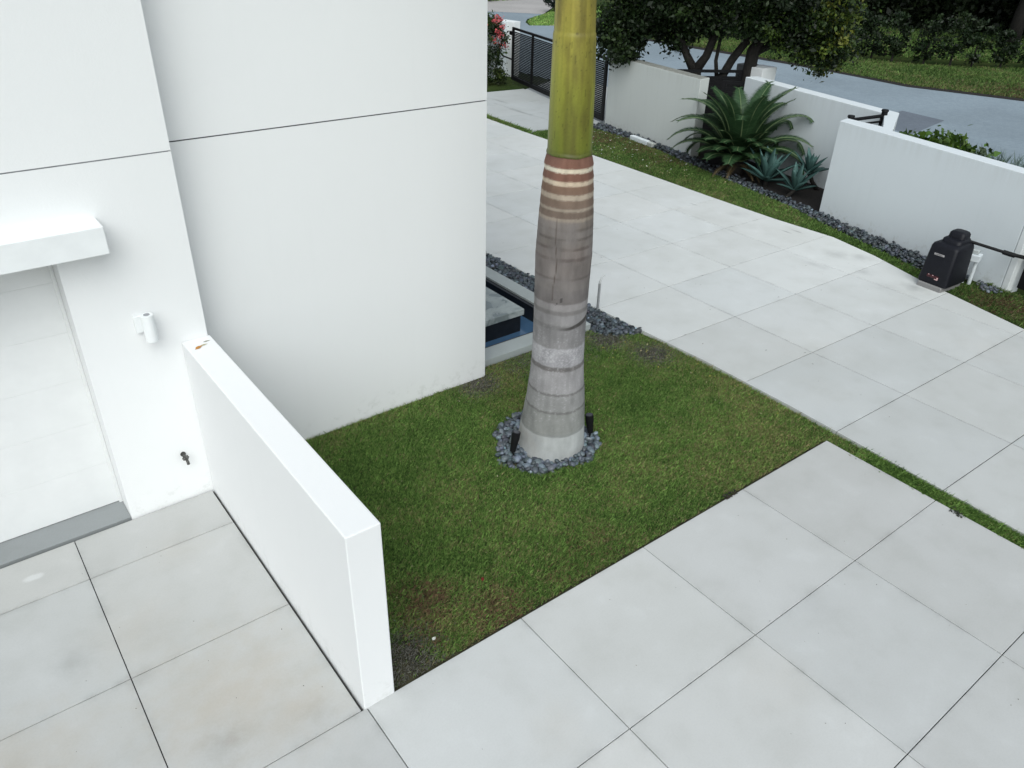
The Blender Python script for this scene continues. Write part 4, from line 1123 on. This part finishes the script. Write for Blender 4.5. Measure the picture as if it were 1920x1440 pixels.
def agave(name, loc, r, n, rng, label, stem=0.0, tilt=(0, 0)):
    o = empty(name, loc, label, 'agave', 'agaves in the planting bed')
    if stem:
        bm = bmesh.new(); tube(bm, [(tilt[0] * -.5, tilt[1] * -.5, -.05), (tilt[0] * -.2, tilt[1] * -.2, stem * .5), (0, 0, stem + .05)], [.05, .045, .05], 10); bm_obj('stem', bm, M_BARK, o, True)
    for k in range(n):
        ring = k / n; a = k * 2.39996
        el = 1.40 - 1.15 * ring + rng.uniform(-.08, .08); L = r * (.82 + .30 * math.sin(math.pi * min(1, ring + .2))) * rng.uniform(.9, 1.1)
        d = np.array([math.cos(a) * math.cos(el), math.sin(a) * math.cos(el), math.sin(el)])
        s = np.array([-math.sin(a), math.cos(a), 0]); u = np.cross(d, s)
        u = -u if u[2] < 0 else u
        V, C, F = [], [], []
        prof = [(0, .045), (.15, .052), (.40, .075), (.62, .066), (.82, .036), (1.0, .003)]
        tone = rng.uniform(.8, 1.2)
        for t, w in prof:
            w *= r / .45 * .66
            p = np.array([0, 0, stem]) + d * (L * t) - np.array([0, 0, 1]) * (.16 * L * t * t)
            V += [p - s * w + u * w * .35, p - u * w * .08, p + s * w + u * w * .35, p - u * w * .40]
            cc = np.array([.080, .165, .150]) * tone * (.85 + .35 * t); C += [cc * 1.1, cc, cc * 1.1, cc * .8]
        for i_ in range(len(prof) - 1):
            for q in range(4): F.append((i_ * 4 + q, i_ * 4 + (q + 1) % 4, i_ * 4 + 4 + (q + 1) % 4, i_ * 4 + 4 + q))
        mesh_np('leaf', V, F, M_LEAF, o, True, np.array(C))
rng = np.random.default_rng(23)
agave('agave', (15.42, 10.40, -.03), .86, 17, rng, 'blue green agave rosette in front of the cycad', .10)
agave('agave', (15.30, 9.55, -.03), .66, 12, rng, 'small blue green agave lowest in the bed by the pebbles', .12, (.3, -.2))
agave('agave', (15.98, 9.72, -.03), .60, 14, rng, 'dark agave on a raised stem in front of the wall', .34, (-.5, .35))

def crown_leaves(C0, Rr, n_clump, n_leaf, clump_r, leaf, rng, cols, bias_z=.0, shell=.6):
    """leaf quads in clumps through an ellipsoid"""
    d = rng.normal(size=(n_clump, 3)); d /= np.linalg.norm(d, axis=1, keepdims=True)
    cc = np.array(C0) + d * np.array(Rr) * (shell + (1 - shell) * rng.random((n_clump, 1)) ** .5) * rng.uniform(.75, 1.12, (n_clump, 1))
    k = rng.integers(0, n_clump, n_leaf)
    g_ = rng.normal(size=(n_leaf, 3)); g_ *= clump_r * rng.uniform(.5, 1.25, n_clump)[k][:, None] * .55
    g_[:, 2] *= .75
    P = cc[k] + g_
    tone = rng.uniform(.6, 1.35, n_clump)[k] * rng.uniform(.7, 1.3, n_leaf)
    ci = rng.integers(0, len(cols), n_clump)[k]
    ci = np.where(rng.random(n_leaf) < .25, rng.integers(0, len(cols), n_leaf), ci)
    col = np.array(cols)[ci] * tone[:, None]
    return P, col
def leaf_mesh(name, P, col, leaf, rng, parent, mat=None, asp=.55, flat=0.0):
    n = len(P); R = rotmats(n, rng)
    base = np.array([[-1, 0, 0], [-.1, -asp, .10], [1, 0, 0], [-.1, asp, .10]])
    s = leaf * .48 * np.clip(rng.lognormal(0, .32, (n, 1, 1)), .45, 2.1)
    W = np.einsum('nij,kj->nki', R, base) * s
    if flat: W[..., 2] *= (1 - flat)
    W += P[:, None]
    return mesh_np(name, W.reshape(-1, 3), np.arange(n * 4).reshape(-1, 4), mat or M_LEAF, parent, col=np.clip(np.repeat(col, 4, 0), .002, .9))

DG = [(.009, .020, .006), (.013, .028, .007), (.022, .042, .009), (.012, .023, .008)]
YG = [(.050, .085, .014), (.085, .120, .018), (.030, .055, .012), (.12, .13, .02)]
def limbs(o, specs):
    bm = bmesh.new()
    for pts, rad_ in specs: tube(bm, pts, rad_, 9)
    bm_obj('trunk', bm, M_BARK, o, True)

# tree one: forked trunk straight behind the shorter wall
def lobes(name, o, spec, leaf, rng):
    Ps, Cs = [], []
    ox = np.array(o.location)
    for C0, Rr, nc, nl, cols in spec:
        P, c_ = crown_leaves(np.array(C0) - ox, Rr, nc, nl, .30, .1, rng, cols, shell=.45); Ps.append(P); Cs.append(c_)
    leaf_mesh(name, np.vstack(Ps), np.vstack(Cs), leaf, rng, o)
rng = np.random.default_rng(41)
t1 = empty('tree', (17.42, 14.56, -.05), 'dark dense tree with a forked trunk behind the shorter white wall', 'tree')
limbs(t1, [([(0, 0, 0), (.02, 0, .9), (0, .02, 1.75)], [.22, .19, .17]),
           ([(0, .02, 1.7), (-.17, .22, 2.1), (-.35, .6, 2.8), (-.6, 1.3, 3.6)], [.13, .10, .09, .05]),
           ([(0, .02, 1.7), (.14, -.18, 2.1), (.22, -.4, 2.9), (.1, -.9, 3.8)], [.14, .11, .10, .05]),
           ([(-.35, .6, 2.8), (-.8, 1.4, 2.9), (-1.0, 1.8, 2.9)], [.07, .05, .03])])
lobes('crown', t1, [((16.35, 16.35, 2.50), (.72, .75, .85), 48, 7000, DG), ((16.75, 15.9, 3.2), (.8, .8, .8), 40, 5000, DG), ((17.15, 15.35, 3.0), (.85, .95, .72), 46, 6500, DG), ((17.5, 14.55, 3.2), (.95, .95, .82), 50, 7000, DG),
                    ((17.0, 15.0, 2.5), (.22, .22, .28), 6, 420, DG), ((17.2, 15.0, 4.3), (1.7, 2.0, .9), 60, 7000, DG)], .105, rng)  # last lobe is the crown top out of view, added for its shade
# tree two: leaning twin trunk, brighter outer leaves
rng = np.random.default_rng(42)
t2 = empty('tree', (18.05, 13.85, -.05), 'leaning tree with yellow green outer leaves right of the forked tree', 'tree')
limbs(t2, [([(-.25, .28, 0), (-.22, .25, 1.4), (.0, .05, 2.05), (.35, -.35, 2.9), (.6, -.7, 3.6)], [.14, .12, .11, .09, .05]),
           ([(.28, -.32, 0), (.27, -.32, 1.2), (.30, -.34, 2.3), (.5, -.9, 3.4)], [.20, .18, .17, .06]),
           ([(-.22, .25, 1.4), (-.30, .34, 2.0), (-.2, .35, 2.9)], [.06, .05, .04]),
           ([(.30, -.34, 2.2), (.8, -1.2, 2.8), (1.2, -1.9, 3.2)], [.09, .07, .04])])
lobes('crown', t2, [((18.05, 13.85, 3.25), (.95, .95, .85), 50, 7000, DG), ((18.7, 13.0, 3.1), (.85, .9, .82), 46, 6200, DG + YG[:1]), ((19.05, 12.4, 2.85), (.75, .75, .80), 42, 5600, DG + YG[:2]), ((19.25, 11.95, 2.85), (.60, .60, .95), 40, 5200, YG + DG[:2]),
                    ((18.5, 13.0, 4.3), (1.7, 2.0, .9), 60, 7000, DG)], .10, rng)  # upper lobe above the view, added to cast shade

# roadside hedge shrubs across the street
rng = np.random.default_rng(51)
hl = [(35.3, 30), (35.25, 26), (35.2, 23), (35.2, 20.5), (35.65, 18.0), (36.95, 16.5), (39.0, 14.8), (41.5, 12.6), (44, 10)]
seg = np.r_[0, np.cumsum([math.dist(a, b) for a, b in zip(hl[:-1], hl[1:])])]
s_ = 0.3
while s_ < seg[-1]:
    x = np.interp(s_, seg, [p[0] for p in hl]); y = np.interp(s_, seg, [p[1] for p in hl])
    o = empty('hedge_shrub', (x + rng.uniform(-.12, .12), y, -.07), 'dark green upright shrub in the row across the road', 'shrub', 'row of shrubs across the road')
    hh = rng.uniform(1.55, 2.05); rr = rng.uniform(.46, .64)
    P, c_ = crown_leaves((0, 0, hh * .55), (rr, rr, hh * .5), 26, 1500, .24, .1, rng, [(.013, .028, .009), (.022, .040, .013), (.010, .020, .007)])
    P[:, 2] = np.abs(P[:, 2])
    leaf_mesh('foliage', P, c_, .12, rng, o)
    bm = bmesh.new(); tube(bm, [(0, 0, 0), (.03, .02, .4), (0, 0, .9)], [.05, .04, .02], 8); bm_obj('stem', bm, M_BARK, o)
    s_ += rng.uniform(.85, 1.25)
# far trees: trunks, and big crowns that keep the ground below in shade
rng = np.random.default_rng(61)
far = [((48.3, 28.3), 'pale grey trunked tree rising above the roadside shrubs', M_BARKG, .23), ((50.5, 24.5), 'dark spreading tree behind the dark tall shrubs', M_BARK, .28), ((47.5, 19.0), 'broad dark tree at the far right beyond the road', M_BARK, .30),
       ((56, 31), 'dark tree farthest back beyond the road', M_BARK, .3), ((53.5, 16.5), 'dark tree at the far right edge of the photo', M_BARK, .3), ((42.5, 32.5), 'dark tree directly behind the forked tree crown', M_BARK, .25)]
for (x, y), lab, mt, r in far:
    o = empty('tree', (x, y, -.07), lab, 'tree')
    bm = bmesh.new(); tube(bm, [(0, 0, 0), (.05, .03, 1.5), (.2, -.1, 3.0), (.4, -.1, 4.6), (.4, 0, 6.5)], [r * 1.25, r, r * .92, r * .8, r * .3], 12); bm_obj('trunk', bm, mt, o, True)
    Ps, Cs = [], []
    for k in range(5):
        C0 = (rng.uniform(-2.5, 2.5), rng.uniform(-2.5, 2.5), rng.uniform(5.2, 7.8))
        P, c_ = crown_leaves(C0, (2.9, 2.9, 1.7), 40, 1900, .8, .3, rng, DG); Ps.append(P); Cs.append(c_)
    leaf_mesh('crown', np.vstack(Ps), np.vstack(Cs), .42, rng, o)
rng = np.random.default_rng(62)
tall = [(45.8, 31.8), (47.2, 27.3), (48.7, 25.2), (49.6, 23.4), (50.5, 21.8), (51.3, 20.0), (50.0, 17.6), (52.5, 15.2), (53, 27), (54, 22), (50.5, 30.5)]
for k, (x, y) in enumerate(tall):
    o = empty('shrub', (x, y, -.07), 'very dark tall shrub in the shade of the far trees', 'shrub', 'tall dark shrubs under the far trees')
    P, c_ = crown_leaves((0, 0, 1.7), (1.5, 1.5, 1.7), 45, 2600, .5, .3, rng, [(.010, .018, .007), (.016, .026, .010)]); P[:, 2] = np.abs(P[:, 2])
    leaf_mesh('foliage', P, c_, .32, rng, o)
# clipped round shrub on the island
rng = np.random.default_rng(63)
o = empty('shrub', (34.3, 40.0, -.07), 'rounded dark blue green shrub on the grass island', 'shrub')
P, c_ = crown_leaves((0, 0, .75), (1.05, 1.05, .75), 60, 4200, .22, .1, rng, [(.012, .022, .018), (.018, .032, .024)]); P[:, 2] = np.abs(P[:, 2]); leaf_mesh('foliage', P, c_, .10, rng, o)
o = empty('shrub', (33.4, 47.6, -.07), 'loose dark shrub at the far side street', 'shrub')
P, c_ = crown_leaves((0, 0, .6), (1.6, 1.3, .7), 50, 3600, .3, .1, rng, DG); P[:, 2] = np.abs(P[:, 2]); leaf_mesh('foliage', P, c_, .12, rng, o)
grass('grass', [(34.5, 47.2), (39.5, 47.2), (44, 52), (44, 60), (30, 60)], 26000, .1, .05, -.072, 'patch of grass beyond the side street', 71, (), -.1, None, 0, bright=1.1)

# flowering bush beside the slatted gate
rng = np.random.default_rng(64)
fb = empty('flowering_shrub', (17.35, 24.0, -.05), 'leafy green shrub with pink red blossoms left of the slatted gate', 'shrub')
P1, c1 = crown_leaves((.2, .4, 1.35), (.75, .95, .75), 60, 5200, .24, .1, rng, [(.022, .045, .010), (.040, .070, .014), (.016, .030, .010)])
P2, c2 = crown_leaves((-.2, -.1, .45), (.75, .95, .5), 46, 4000, .24, .1, rng, [(.020, .040, .010), (.050, .070, .016), (.014, .028, .009)])
P = np.vstack([P1, P2]); P[:, 2] = np.abs(P[:, 2]); leaf_mesh('foliage', P, np.vstack([c1, c2]), .085, rng, fb)
for k in range(16):
    a, e_ = rng.uniform(-2.9, .3), rng.uniform(-.2, 1.1)
    p = np.array([.2, .4, 1.35]) + np.array([math.cos(a) * math.cos(e_) * .86, math.sin(a) * math.cos(e_) * 1.06, math.sin(e_) * .86])
    q = p + rng.normal(0, .055, (26, 3)); cc = np.tile([[.62, .09, .10]], (26, 1)) * rng.uniform(.6, 1.25, (26, 1)) + rng.uniform(0, .1, (26, 1))
    leaf_mesh('blossom', q, cc, .085, rng, fb)
# low hedge and silvery plant behind the long wall
rng = np.random.default_rng(65)
hd = empty('hedge', (17.9, 7.6, -.05), 'glossy bright green broadleaf hedge behind the long boundary wall', 'hedge')
Pq, Cq = [], []
for k in range(14):
    t = k / 13
    C0 = (-2.35 + .72 * t + rng.uniform(-.06, .06), -.05 - 1.05 * t, 1.24 - .10 * t + rng.uniform(-.05, .05))
    P, c_ = crown_leaves(C0, (.34, .30, .50), 16, 460, .2, .1, rng, [(.055, .115, .014), (.085, .150, .020), (.035, .075, .012)], shell=.5); Pq.append(P); Cq.append(c_)
P = np.vstack(Pq); P[:, 2] = np.abs(P[:, 2]); leaf_mesh('foliage', P, np.vstack(Cq), .135, rng, hd)
bm = bmesh.new()
for k in range(8): tube(bm, [(-2.35 + .10 * k, -.35 - .16 * k, 0), (-2.35 + .10 * k, -.33 - .16 * k, 1.2)], .015, 6)
bm_obj('stem', bm, M_BARK, hd)
sv = empty('silver_shrub', (16.15, 5.85, .48), 'silvery grey green feathery shrub at the right end behind the wall', 'shrub')
V, F, C = [], [], []
for k in range(2600):
    b0 = np.array([rng.uniform(-.55, .5), rng.uniform(-.9, .95), rng.uniform(-.1, .90)]); d = np.array([rng.normal(0, .6), rng.normal(0, .6), rng.uniform(.5, 1.2)]); d /= np.linalg.norm(d)
    L = rng.uniform(.18, .38); s = np.cross(d, rng.normal(size=3)); s /= np.linalg.norm(s); w = .013
    i0 = len(V); V += [b0 - s * w, b0 + s * w, b0 + d * L]; F.append((i0, i0 + 1, i0 + 2)); cc = np.array([.17, .23, .21]) * rng.uniform(.5, 1.3); C += [cc] * 3
mesh_np('foliage', V, F, M_LEAF, sv, col=np.array(C))
# stray weed tuft at the drive edge
